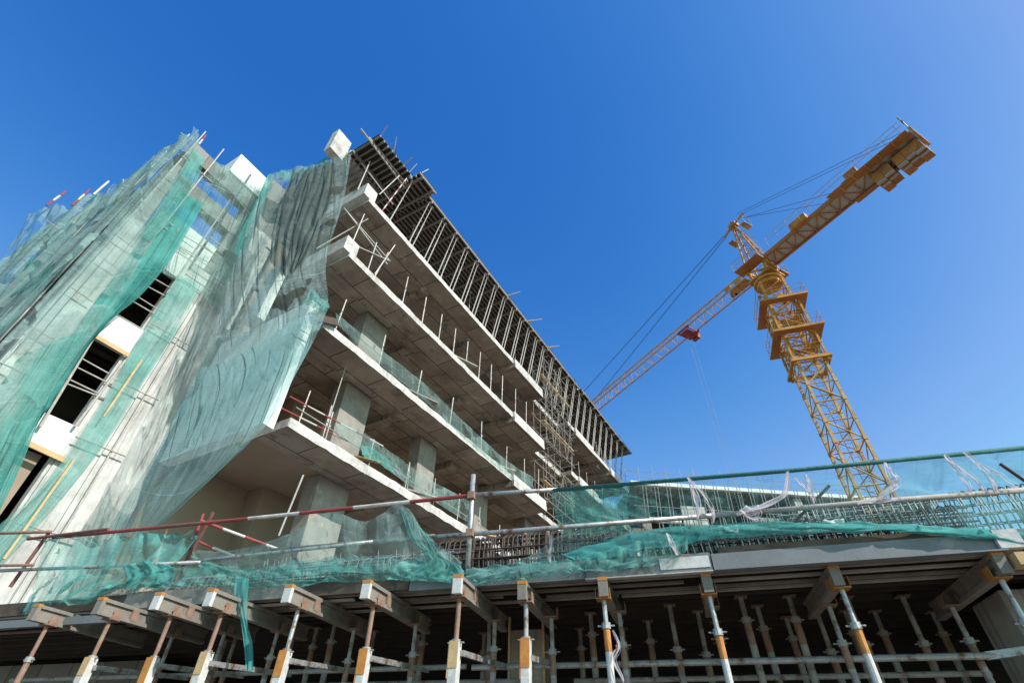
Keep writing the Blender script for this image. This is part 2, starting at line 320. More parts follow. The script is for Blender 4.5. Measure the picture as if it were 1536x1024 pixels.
# ------------------------------------------------------------------ concrete frame building (frame FB: x along facade, y inwards, z up)
DECK = 3.52
ZB = [8.66, 12.26, 15.78, 19.30]; TH = .27                      # slab undersides
ROOF = 22.85
bld = empty('concrete_building', FB, 'unfinished concrete building with long open balcony slabs and columns', 'building')
def bpart(name, fn, mat, **k):
    mb = MB(); fn(mb); return mb.build(name, mat, bld, FB, **k)
for i, zb in enumerate(ZB):
    zt = zb+TH
    def edge(mb):
        mb.prism([(0,0),(15.3,0),(15.3,.72),(19.2,.72),(19.2,0),(31,0),(31,1.25),(0,1.25)], zb, zt)
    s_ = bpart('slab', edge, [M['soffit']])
    # fascia lip poured against the edge board: a pale rough strip standing 6 mm proud of the slab
    for (a, b, y) in ((0, 15.3, 0), (15.3, 19.2, .72), (19.2, 31, 0)):
        mb = MB(); k = max(4, int((b-a)*3)); zlo = zhi = 0
        for q in range(k):
            x0 = a+(b-a)*q/k; x1 = a+(b-a)*(q+1)/k; n0 = random.uniform(-.03, .014); n1 = random.uniform(-.012, .02); dy = random.uniform(.006, .022)
            mb.add([(x0,y-dy,zb+zlo),(x1,y-dy,zb+n0),(x1,y-.002,zb+n0),(x0,y-.002,zb+zlo),(x0,y-dy,zt+.006+zhi),(x1,y-dy,zt+.006+n1),(x1,y-.002,zt+.006+n1),(x0,y-.002,zt+.006+zhi)], [(0,3,2,1),(4,5,6,7),(0,1,5,4),(1,2,6,5),(2,3,7,6),(3,0,4,7)])
            zlo, zhi = n0, n1
        mb.build('slab_edge', M['fascia'], bld, FB)
    bpart('slab_end', lambda m: m.box((-.02, -.004, zb+.01), (-.002, 1.9, zt+.006)), M['fascia'])
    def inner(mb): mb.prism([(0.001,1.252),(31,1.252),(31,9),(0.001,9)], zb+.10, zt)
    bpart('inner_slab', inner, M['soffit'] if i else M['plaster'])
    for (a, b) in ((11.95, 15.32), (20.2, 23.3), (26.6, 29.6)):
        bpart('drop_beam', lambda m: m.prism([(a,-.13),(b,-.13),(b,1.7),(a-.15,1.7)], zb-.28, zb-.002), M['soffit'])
        bpart('bay_edge', lambda m: m.box((a, -.135, zb-.001), (b, -.026, zt+.02)), M['fascia'], bevel=.01)
        bpart('bay_edge', lambda m: m.box((a+.002, -.148, zb-.276), (b-.002, -.131, zb-.02)), M['fascia'])
        bpart('bay_end', lambda m: m.box((b+.001, -.12, zb-.276), (b+.016, 1.6, zb-.01)), M['fascia'])
    for (a, b) in (((19.4, .3, zb-.30), (19.9, 4.4, zb-.004)), ((24.8, .3, zb-.30), (25.3, 4.4, zb-.004)), ((9.2, 1.5, zb-.18), (9.6, 4.4, zb+.095)), ((4.9, 1.5, zb-.1), (5.2, 4.4, zb+.095))):
        bpart('beam', lambda m: m.box(a, b), M['soffit'])
# columns at each storey
lev = [(DECK, ZB[0])] + [(ZB[i]+TH, ZB[i+1]) for i in range(3)] + [(ZB[3]+TH, ROOF)]
for k, (a, b) in enumerate(lev):
    for (u0, u1, y0, y1) in ((2.5, 3.78, 1.36, 2.0), (6.85, 7.95, 1.38, 1.95), (11.6, 12.7, 1.75, 2.3), (16.2, 17.3, 1.6, 2.2), (20.6, 21.7, 1.4, 2.0), (25.6, 26.7, 1.4, 2.0)):
        if k >= 2 and u0 > 3: y0, y1 = y0+1.9, y1+1.9
        if k >= 3: y0, y1 = 3.1, 3.7
        def col(mb): mb.box((u0, y0, a+.002), (u1, y1, b+.09))
        c = bpart('column', col, M['column'], bevel=.015)
    def wall(mb):
        # back wall with door openings
        x = -.5; top = b+.09 if k < 4 else b
        for (o0, o1) in ((5.4, 6.4), (9.8, 10.9), (14.2, 15.4), (18.4, 19.4), (23, 24.2), (31, 31)):
            mb.box((x, 4.5, a+.002), (o0, 4.72, top))
            if o1 > o0: mb.box((o0, 4.5, a+2.25), (o1, 4.72, top))
            x = o1
        mb.box((2.3, 3.7, a+.002), (3.9, 4.498, top))
    bpart('back_wall', wall, M['plaster'] if k < 2 else M['column'])
# upstand parapets at the left ends of the upper slabs
for (z0, z1) in ((ZB[2]+TH, ZB[2]+TH+.62), (ZB[3]+TH, ZB[3]+TH+.66)):
    def up(mb): mb.box((-.33, -.012, z0-.10), (-.003+.28, 2.2, z1))
    bpart('parapet', up, M['fascia'], bevel=.012)
# white blade wall and fins at the corner
def blade(mb): mb.box((-.70, .002, 8.38), (-.36, 4.4, 12.9))
bpart('blade_wall', blade, M['white'], bevel=.01)
def fin(mb): mb.box((-1.02, 2.2, 12.95), (-.72, 2.9, 15.6))
bpart('blade_wall', fin, M['white'], bevel=.01)
# corner wing: front wall with window openings, y = 5.0
WY = 5.0
def wing(mb):
    u0, u1 = -4.95, -.4
    wu0, wu1 = -3.82, -2.72
    op = [(4.6, 7.8), (8.63, 11.2), (12.15, 14.6)]
    z = DECK
    mb.box((wu1+.002, WY, DECK), (-1.9, WY+.3, 15.6)); mb.box((-1.898, WY-.06, DECK), (-.4, WY+.3, 19.2))
    mb.box((u0, WY, DECK), (wu0-.002, WY+.3, 15.6))
bpart('wing_wall', wing, M['rawwall'])
for (a, b) in ((3.54, 4.6), (7.8, 8.63), (11.2, 12.15), (14.6, 15.6)): bpart('spandrel', lambda m: m.box((-3.82, WY-.02, a), (-2.72, WY+.25, b)), M['white'])
bpart('spandrel', lambda m: m.box((-2.718, WY-.025, 14.6), (-1.92, WY-.002, 15.58)), M['white'])
for (a, b, c, d) in ((-4.95, -4.5, 15.602, 20.6), (-2.2, -1.9, 15.602, 20.6)): bpart('upper_column', lambda m: m.box((a, WY+.01, c), (b, WY+.4, d)), M['greywall'])
for (a, b) in ((17.95, 18.72), (19.75, 20.55)): bpart('ring_beam', lambda m: m.box((-4.96, WY-.02, a), (-1.902, WY+.42, b)), M['greywall'])
bpart('upper_wall', lambda m: m.box((-1.895, WY-.05, 19.202), (-.42, WY+.4, 22.4)), M['greywall'])
bpart('infill_wall', lambda m: m.box((-4.4, WY+.12, 15.602), (-2.203, WY+.3, 16.95)), M['white'])
bpart('roof_upstand', lambda m: m.box((-3.45, WY-.05, 20.7), (-1.7, WY+1.2, 22.05)), M['white'], bevel=.01)
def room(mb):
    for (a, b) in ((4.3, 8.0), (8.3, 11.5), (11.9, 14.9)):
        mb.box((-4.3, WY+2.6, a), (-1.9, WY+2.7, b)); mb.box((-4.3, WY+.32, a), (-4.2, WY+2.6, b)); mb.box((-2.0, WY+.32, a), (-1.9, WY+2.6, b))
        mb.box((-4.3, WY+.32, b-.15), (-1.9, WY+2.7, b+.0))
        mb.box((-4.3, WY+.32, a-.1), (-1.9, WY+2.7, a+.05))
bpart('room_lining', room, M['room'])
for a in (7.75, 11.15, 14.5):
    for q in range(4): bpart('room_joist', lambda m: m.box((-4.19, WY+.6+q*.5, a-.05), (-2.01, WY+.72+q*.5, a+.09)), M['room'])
for (a, b) in ((4.6, 7.8), (8.63, 11.2), (12.15, 14.6)):
    for x in (-3.815, -2.80): bpart('window_jamb', lambda m: m.box((x, WY+.03, a+.002), (x+.075, WY+.28, b-.002)), M['rawwall'])
def concretefill(mb): mb.box((-3.80, WY+.3, 6.0), (-2.95, WY+.42, 7.75))
bpart('infill_panel', concretefill, M['plaster'])
def side(mb):
    x0, x1 = -4.95, -4.65
    y = WY+.302
    for k in range(4):
        yy = y + k*3.9
        mb.box((x0, yy, DECK), (x1, yy+1.5, 20.5))
    for z in (3.6, 7.8, 11.3, 14.8, 18.5): mb.box((x0+.02, y+.01, z), (x1-.02, y+15, z+.95))
bpart('side_wall', side, M['greywall'])
def sideback(mb): mb.box((-2.2, WY+4.0, DECK), (-2.0, WY+15, 15.5))
bpart('side_lining', sideback, M['greywall'])
def whitebox(mb): mb.box((-1.62, 1.73, 22.75), (-.80, 2.15, 24.45))
bpart('roof_upstand', whitebox, M['fascia'], bevel=.01)
def roofslab(mb): mb.prism([(-.85, 1.42), (0.2, 1.42), (.2, -.2), (31, -.2), (31, 6), (-.85, 6)], 23.20, 23.45)
bpart('roof_slab', roofslab, M['fascia'])

# ------------------------------------------------------------------ roof formwork tables
def formwork(label, poly, z, joists, bearers):
    e = empty('roof_formwork', FB @ Matrix.Translation((poly[0][0], poly[0][1], z)), label, 'formwork', 'formwork tables under the roof slab')
    mb = MB(); mb.prism(poly, z+.23, z+.262); mb.build('plywood_sheet', M['ply'], e, FB)
    for (p, q) in joists:
        mb = MB(); mb.bar((p[0], p[1], z+.15), (q[0], q[1], z+.15), .07, .15); mb.build('joist', M['roofjoist'], e, FB)
    for (p, q) in bearers:
        mb = MB(); mb.bar((p[0], p[1], z), (q[0], q[1], z), .09, .15); mb.build('bearer', M['roofjoist'], e, FB)
    return e
formwork('short formwork table of slanting joists over the near corner of the roof', [(-.92,-.45),(1.3,-.45),(1.3,1.4),(-.92,1.4)], 22.75,
         [((-.85+i*.27, -.5+.02*(i % 3)), (-.85+i*.27, 2.6)) for i in range(9)], [((-1.1,-.05),(1.6,-.05)), ((-1.0,1.0),(1.5,1.0))])
formwork('wider formwork table that steps out just past the roof corner', [(1.45,-.97),(2.62,-.97),(2.62,3.0),(1.45,3.0)], 22.72,
         [((1.4, -.92+i*.26), (2.66, -.92+i*.26)) for i in range(15)], [((1.6,-1.0),(1.6,3.0)), ((2.4,-1.0),(2.4,3.0))])
js = [((2.64, -.52+i*.23), (20.6, -.52+i*.23)) for i in range(20)]; bs = [((2.9+i*1.05, -.56), (2.9+i*1.05, 4.3)) for i in range(17)]
formwork('long formwork table of dusty joists along the roof edge', [(2.64,-.56),(20.6,-.56),(20.6,4.4),(2.64,4.4)], 22.75, js, bs)
js = [((20.7, -.62+i*.24), (31.2, -.62+i*.24)) for i in range(20)]; bs = [((21+i*1.05, -.66), (21+i*1.05, 4.3)) for i in range(10)]
formwork('far formwork table above the end of the balconies', [(20.7,-.66),(31.4,-.66),(31.4,4.4),(20.7,4.4)], 22.70, js, bs)
mb = MB()
for i in range(60):
    u = random.uniform(-.9, 30); h = random.uniform(.12, .5); mb.tube([(u, -.3+random.uniform(-.15, .3), 23.44), (u+random.uniform(-.1, .1), -.3, 23.45+h)], .012, 5)
tag(mb.build('starter_bars', M['rebar'], frame=FB), 'row of short dark starter bars standing along the roof edge', 'rebar', kind='stuff')
# loose pipe over the corner table
mb = MB(); mb.tube([(-1.6, -.1, 22.60), (1.55, .05, 22.62)], .045, 8); tag(mb.build('scaffold_tube', M['palesteel'], frame=FB), 'long steel pipe under the corner roof formwork sticking out over the edge', 'scaffold tube')

# raking props between the top slab and the roof formwork, in pairs
def raking_prop(u, dy, n_, side):
    z0, z1 = ZB[3]+TH, 22.68
    p = Vector((u, .10+dy, z0)); q = Vector((u+.22, -.42+dy, z1)); m = p.lerp(q, .55)
    mb = MB(); mb.tube([p, m], .03, 7); mb.tube([m, q], .022, 7); mb.tube([m-(q-p).normalized()*.05, m+(q-p).normalized()*.05], .042, 7)
    mb.box((p.x-.07, p.y-.07, p.z), (p.x+.07, p.y+.07, p.z+.012)); mb.box((q.x-.07, q.y-.07, q.z-.012), (q.x+.07, q.y+.07, q.z))
    tag(mb.build('raking_prop', M['palesteel'], frame=FB), f'{side} raking prop of the {nth(n_)} pair from the corner, between top slab and roof formwork', 'prop', 'raking props along the top balcony')
us = [1.30, 2.75, 3.85, 4.9, 5.9, 6.9, 7.9, 8.9, 9.9, 10.9, 11.9, 12.9, 13.9, 14.9, 16.2, 17.4, 18.6, 19.7, 20.7, 21.7, 22.7, 23.7, 24.8, 25.9, 27, 28.2, 29.4]
for k, u in enumerate(us):
    if k == 0: raking_prop(u, 0, 1, 'only')
    else:
        raking_prop(u-.13, 0, k+1, 'nearer'); raking_prop(u+.13, .03, k+1, 'farther')
for k in range(22):
    u = 2.2+k*1.3; y = 1.0 if k % 2 else 2.6
    mb = MB(); mb.tube([(u, y, ZB[3]+TH), (u, y, 21.2)], .03, 6); mb.tube([(u, y, 21.2), (u, y, 22.6)], .022, 6); mb.box((u-.06, y-.06, 22.6), (u+.06, y+.06, 22.66))
    tag(mb.build('upright_prop', M['prop'], frame=FB), f'{nth(k+1)} dim upright prop from the corner, standing inside the top storey', 'prop', 'upright props inside the top storey')

# ------------------------------------------------------------------ guard rails on the balcony slabs
def guardrail(label, zt, posts, y, rails, h=1.05, mats=('palesteel', 'cable'), r=.018, rr=.009):
    e = empty('edge_guardrail', FB @ Matrix.Translation((posts[0], y, zt)), label, 'guard rail', 'guard rails on the balcony edges')
    for u in posts:
        mb = MB(); t = random.uniform(-.05, .05); hh = h*random.uniform(.9, 1.12)
        mb.tube([(u, y, zt), (u+t, y+random.uniform(-.03, .03), zt+hh)], r, 6); mb.box((u-.045, y-.045, zt), (u+.045, y+.045, zt+.02)); mb.box((u-.03, y-.03, zt+hh*.5), (u+.03, y+.03, zt+hh*.5+.05))
        mb.build('post', M[mats[0]], e, FB)
    for (ha, u0, u1) in rails:
        mb = MB(); k = 14; mb.tube([(u0+(u1-u0)*i/k, y-.02+random.uniform(-.01, .01), zt+ha+random.uniform(-.03, .02)) for i in range(k+1)], rr, 5); mb.build('rail', M[mats[1]], e, FB)
guardrail('thin posts and slack cables along the second highest balcony edge', ZB[2]+TH, [1.0, 3.05, 4.35, 5.55, 6.65, 7.7, 8.8, 9.9, 11.0, 12.4, 13.6], .09, [(.45, .4, 14), (.95, .4, 14), (1.05, .4, 14)], 1.75, r=.026)
guardrail('posts and cables behind green net on the middle balcony edge', ZB[1]+TH, [.5, 2.6, 4.8, 7.0, 9.4, 11.6, 13.4, 14.9], .10, [(.5, .3, 15), (.95, .3, 15)], 1.5, r=.024)
guardrail('red and white railing with paired posts on the lowest balcony edge', ZB[0]+TH, [.35, 1.25, 1.36, 3.2, 5.0, 5.12, 6.6, 8.1, 9.6, 11.2, 13, 14.6], .12, [(.45, .1, 15)], 1.1, ('palesteel', 'palesteel'), .02, .016)
guardrail('railing on the far stretch of the top balconies', ZB[2]+TH, [19.6, 20.8, 22, 23.4, 24.8, 26.2, 27.6, 29], .1, [(.4, 19.4, 30), (.9, 19.4, 30)], 1.2)
guardrail('railing on the far stretch of the highest slab edge', ZB[3]+TH, [24.5, 25.4, 26.4, 27.4, 28.4, 29.6], .05, [(.5, 23.5, 30.4), (1.0, 23.5, 30.4)], 1.2)
def striped(name, pts, r, label, cat='scaffold tube', group=None, frame=None, a='red', b='tubewhite', seg=.55):
    mb = MB(); p, q = Vector(pts[0]), Vector(pts[1]); L = (q-p).length; k = max(2, int(L/seg))
    for i in range(k):
        rr = r*(1+.004*(i % 2)); mb.tube([p.lerp(q, i/k), p.lerp(q, (i+1)/k)], rr, 8, i % 2)
    return tag(mb.build(name, [M[a], M[b]], frame=frame, smooth=False), label, cat, group)
z = ZB[0]+TH
striped('scaffold_tube', [(-.2, .10, z+.62), (3.6, .10, z+.98)], .024, 'red and white rail tube rising along the left end of the lowest balcony', frame=FB)
striped('scaffold_tube', [(-.3, .15, z+.2), (2.2, .15, z+.45)], .024, 'lower red and white rail tube at the left end of the lowest balcony', frame=FB)
# scaffold clutter where the balconies step back
def framescaf(label, u0, u1, y0, y1, z0, z1, nu, nz, r=.022):
    e = empty('scaffold_bay', FB @ Matrix.Translation((u0, y0, z0)), label, 'scaffold', 'scaffold bays in the recess of the facade')
    for i in range(nu+1):
        for y in (y0, y1):
            u = u0+(u1-u0)*i/nu; mb = MB(); mb.tube([(u+random.uniform(-.06, .06), y, z0), (u, y, z1+random.uniform(-.2, .5))], r, 6); mb.build('standard', M['roofjoist'], e, FB)
    for k in range(nz+1):
        zz = z0+.15+(z1-z0-.2)*k/nz
        for y in (y0, y1):
            mb = MB(); mb.tube([(u0-.3, y-.04, zz), (u1+.3, y-.04, zz+random.uniform(-.06, .06))], r, 6); mb.build('ledger', M['palesteel'], e, FB)
        for i in range(nu+1):
            u = u0+(u1-u0)*i/nu; mb = MB(); mb.tube([(u+.04, y0-.35, zz+.05), (u+.04, y1+.3, zz+.05)], r, 6); mb.build('transom', M['prop'], e, FB)
    for i in range(nu):
        u = u0+(u1-u0)*i/nu; v = u0+(u1-u0)*(i+1)/nu; mb = MB(); mb.tube([(u, y0-.06, z0+.1), (v, y0-.06, z1-.1)] if i % 2 else [(u, y0-.06, z1-.1), (v, y0-.06, z0+.1)], r, 6); mb.build('brace', M['roofjoist'], e, FB)
    mb = MB(); mb.box((u0-.2, y0, z0+(z1-z0)*.45), (u1+.4, y0+.24, z0+(z1-z0)*.45+.05)); mb.build('plank', M['timber'], e, FB)
framescaf('tangle of scaffold tubes in the recess under the roof formwork', 15.5, 19.0, -.15, .6, ZB[3]+TH, ZB[3]+TH+2.7, 4, 3)
framescaf('scaffold tubes and planks in the recess above the second highest slab', 15.5, 19.0, -.2, .6, ZB[2]+TH, ZB[2]+TH+3.0, 4, 3)
framescaf('scaffold tubes in the recess above the middle slab', 15.5, 18.8, -.1, .6, ZB[1]+TH, ZB[1]+TH+2.6, 3, 2)
# tubes framing the open ends of the top storeys at the corner
def btube(a, b, label, m='palesteel', r=.026):
    mb = MB(); mb.tube([a, b], r, 8); return tag(mb.build('scaffold_tube', M[m], frame=FB), label, 'scaffold tube', 'scaffold tubes at the open corner of the upper storeys')
z2, z3 = ZB[2]+TH, ZB[3]+TH
btube((-.55, .6, z2+2.5), (1.75, -.1, z2+1.25), 'long tube slanting down from the net to the corner post of the second highest slab')
btube((-.5, .5, z2+2.35), (1.7, -.05, z2+1.05), 'tube just beneath the slanting tube at the corner of the second highest slab')
btube((.05, .15, z2+.6), (1.7, -.1, z2+1.25), 'nearly level tube over the pale parapet block of the second highest slab')
btube((.0, .1, z2+.55), (.1, .15, z2+2.6), 'upright tube on the pale parapet block of the second highest slab')
btube((1.25, -.05, z2), (1.75, -.12, z2+2.3), 'leaning corner tube rising from the second highest slab edge')
btube((1.35, .05, z2), (1.7, .1, z2+1.9), 'second leaning tube beside the corner post of the second highest slab')
btube((-.5, 1.4, z2+.5), (.3, .1, z2+2.5), 'crossing brace behind the slanting tubes at the corner')
btube((-.4, .9, z3+2.9), (1.1, -.1, z3+.9), 'long tube slanting across the open end of the top storey')
btube((.3, -.1, z3+.6), (.9, -.2, z3+2.9), 'upright tube in front of the open end of the top storey')
btube((-.35, .5, z3+.5), (-.3, .5, z3+2.9), 'thin upright tube at the edge of the net in the top storey')
striped('raking_prop', [(.75, .05, z3), (1.25, -.3, 22.65)], .03, 'red and white prop under the corner roof formwork', 'prop', frame=FB, seg=.3)
# odds and ends poking over the roof corner
for k, (a, b, r_, mt) in enumerate((((-.7, 1.9, 24.4), (-.75, 1.95, 25.0), .012, 'rebar'), ((-1.2, 1.9, 24.4), (-1.15, 1.9, 24.9), .012, 'rebar'), ((-.5, .6, 23.0), (-.6, .1, 23.9), .02, 'palesteel'), ((-.8, -.3, 22.9), (-.95, -.9, 23.3), .022, 'palesteel'),
        ((.1, -.4, 22.98), (-.3, -.8, 23.5), .02, 'palesteel'), ((.8, -.35, 23.0), (.75, -.9, 23.2), .03, 'timber'), ((1.2, -.4, 23.0), (1.25, -.75, 23.6), .018, 'palesteel'), ((1.5, -.9, 23.0), (1.7, -1.1, 23.5), .018, 'palesteel'), ((10.2, -.4, 22.95), (10.6, -1.2, 23.3), .03, 'timber'), ((12.6, -.4, 22.95), (13.2, -1.3, 23.2), .035, 'timber'), ((15.4, -.4, 22.95), (15.9, -1.2, 23.1), .035, 'timber'))):
    mb = MB(); mb.tube([a, b], r_, 6); tag(mb.build('loose_bar', M[mt], frame=FB), f'short {"timber" if mt == "timber" else "bar" if mt == "rebar" else "pipe"} end poking out over the roof edge, {nth(k+1)} along from the white box', 'bar', 'odds and ends along the roof edge')
# rubbish and tools left on the balconies
for k, (u, y, zt, L, mt) in enumerate(((1.9, .5, ZB[0]+TH, 1.6, 'timber'), (4.4, .45, ZB[0]+TH, 2.2, 'joistpale'), (9.0, .5, ZB[0]+TH, 1.8, 'timber'), (3.4, .4, ZB[1]+TH, 2.4, 'joist'), (10.2, .5, ZB[1]+TH, 2.0, 'timber'), (6.2, .35, ZB[2]+TH, 2.0, 'joistpale'))):
    mb = MB(); mb.bar((u, y, zt+.06), (u+L, y-.5, zt+.32), .18, .045); tag(mb.build('timber_plank', M[mt], frame=FB), f'loose plank jutting over the edge of the {"lowest" if zt < 10 else "middle" if zt < 14 else "second highest"} balcony, {["nearest the corner", "second from the corner", "farther along", "near the corner", "farther along", "about halfway"][k]}', 'plank', 'loose planks on the balconies')

# ------------------------------------------------------------------ podium deck on falsework (frame FP: x along its edge, y inwards)
dk = empty('formwork_deck', FP, 'podium deck formwork with dark plywood soffit running across the foreground', 'formwork deck')
def dpart(name, fn, mat, **k):
    mb = MB(); fn(mb); return mb.build(name, mat, dk, FP, **k)
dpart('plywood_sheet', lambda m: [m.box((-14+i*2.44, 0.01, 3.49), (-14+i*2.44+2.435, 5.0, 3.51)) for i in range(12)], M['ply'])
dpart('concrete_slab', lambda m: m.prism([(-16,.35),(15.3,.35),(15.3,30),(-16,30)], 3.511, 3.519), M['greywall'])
dpart('deep_soffit', lambda m: m.prism([(-16,5.01),(15.3,5.01),(15.3,30),(-16,30)], 3.30, 3.50), M['dark'])  # soffit coloured near black to imitate the unlit depth
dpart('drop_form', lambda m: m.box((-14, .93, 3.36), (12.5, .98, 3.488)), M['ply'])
for q in range(9): dpart('deep_joist', lambda m: m.box((-13.5, 1.35+q*.4, 3.41), (12.2, 1.41+q*.4, 3.488)), M['ply'])  # plywood-dark colour imitates shade on the joists farther in
# edge boards: a row of boards and steel side forms of different make, butted end to end
def board(s0, s1, z0, z1, y, t, mat, name='side_form', tilt=0):
    def fn(mb): mb.add([(s0,y,z0),(s1,y,z0),(s1,y+t,z0),(s0,y+t,z0),(s0,y+tilt,z1),(s1,y+tilt,z1),(s1,y+t+tilt,z1),(s0,y+t+tilt,z1)],
                       [(0,3,2,1),(4,5,6,7),(0,1,5,4),(1,2,6,5),(2,3,7,6),(3,0,4,7)])
    return dpart(name, fn, mat)
board(-14, -5.2, 3.40, 3.58, -.03, .04, M['browntimber'])
board(-5.19, -2.25, 3.39, 3.60, -.025, .04, M['joist'])
board(-2.24, -.75, 3.385, 3.60, -.04, .05, M['browntimber'])
board(-.74, 1.45, 3.37, 3.57, -.03, .04, M['sheet'])
board(1.46, 2.85, 3.36, 3.555, -.05, .05, M['sheet'])
board(2.86, 5.5, 3.36, 3.53, -.06, .06, M['sheet'])
board(2.95, 5.35, 3.535, 3.60, -.04, .08, M['browntimber'], 'edge_plank')
board(2.86, 5.55, 3.345, 3.358, -.12, .12, M['sheet'], 'form_flange')
board(1.46, 2.845, 3.345, 3.357, -.09, .09, M['joistpale'], 'form_flange')
board(5.51, 5.72, 3.37, 3.545, -.10, .08, M['chalk'])
board(5.73, 12, 3.36, 3.56, -.03, .05, M['sheet'])
board(2.3, 2.83, 3.40, 3.52, -.057, .005, M['chalk'], 'sunlit_patch')  # thin pale piece imitating a patch of sunlight on the side form
# joists, each a board of its own, in two or three lengths per line
k = 0
jys = [.05, .20, .42, .58, .82]
for r, y in enumerate(jys):
    cuts = [-13.5] + sorted(random.uniform(-9, 9) for _ in range(3)) + [12.5]
    for a, b in zip(cuts[:-1], cuts[1:]):
        if b-a < 1.5: continue
        k += 1; hh = random.uniform(.085, .10); mb = MB()
        dy = random.uniform(-.015, .015)
        z_ = 3.488; e1 = random.uniform(0, .25); e2 = random.uniform(-.02, .02); hh = random.uniform(.100, .130)
        for (w_, h_, zc, mi_) in ((.028, hh-.02, z_-hh/2, 1), (.062, .024, z_-hh+.012, 0), (.062, .03, z_-.0152, 1)):  # web and top flange coloured dark, standing in for shade between flanges
            mb.bar((a+.01, y+dy, zc), (b-.01-e1, y+dy+e2, zc), w_, h_, mi=mi_)
        cx = (a+b)/2
        tag(mb.build('formwork_joist', [M[('joistpale', 'joist', 'beamtimber', 'joistpale')[(r*3+k) % 4]], M['ply']], frame=FP),
            f'timber joist in the {nth(r+1)} row behind the deck edge, ' + ('left stretch' if cx < -6 else 'left middle stretch' if cx < -1.5 else 'middle stretch' if cx < 2 else 'right middle stretch' if cx < 5.5 else 'right stretch'),
            'joist', 'timber joists under the podium deck')
# main beams, pointing towards the camera, with steel capped ends
BE = [(-5.95,-.62,1.0),(-4.77,-.69,.95),(-3.83,-.72,1.0),(-3.05,-.71,1.05),(-2.0,-.65,1.1),(-1.0,-.60,1.0),(.1,-.56,1.1),(.74,-.17,.97),(1.65,-.10,.95),(2.76,-.02,.85),(4.03,.02,1.2),(5.46,-.06,1.6),(6.75,-.1,1.2)]
bl = ['mostly hidden below the hanging green net', 'with a small rusty square plate on its side, left of the others with plates', 'with a bright white cap end, left of the hanging net strip', 'capped in orange right behind the hanging net strip',
      'capped in orange just right of the hanging net strip', 'with orange cap and rusty bracket over a rusty prop', 'with white cap beside the foot of the upright rail post', 'over the pale boxed column', 'resting in a small steel fork head',
      'seen end on above an orange fork', 'seen end on with a steel clamp on its side', 'the large grey one slanting in at the far right', 'at the extreme right edge']
for i, (s, y0, y1) in enumerate(BE):
    e = empty('formwork_beam', FP @ Matrix.Translation((s, y0, 3.16)), f'main timber formwork beam pointing out under the deck, {bl[i]}', 'beam', 'main beams under the podium deck')
    ds = random.uniform(-.04, .06); a, b = Vector((s, y0, 3.255)), Vector((s+ds, y1+.25, 3.255)); d = (b-a).normalized()
    mb = MB(); mb.bar(a, b, .042, .18); mb.bar(a+Vector((0, 0, -.075)), b+Vector((0, 0, -.075)), .095, .04); mb.bar(a+Vector((0, 0, .075)), b+Vector((0, 0, .075)), .095, .04)
    mb.build('web', M['beamtimber'], e, FP)
    mb = MB(); mb.bar(a-d*.012, a+d*.04, .101, .196); mb.build('end_cap', M['chalk'] if i in (2, 3, 4, 5, 6) else M['beamtimber'], e, FP)
    mb = MB(); mb.bar(a-d*.016, a+d*.045, .105, .036, mi=0); mb.v = [v+Vector((0, 0, .082)) for v in mb.v]; mb.build('cap_strip', M['orange'], e, FP)
    mb = MB(); q = a.lerp(b, .28 if y0 < -.3 else .18); mb.box((q.x-.051, q.y-.05, 3.19), (q.x+.051, q.y+.05, 3.31)); mb.build('splice_plate', M['rusty'], e, FP)
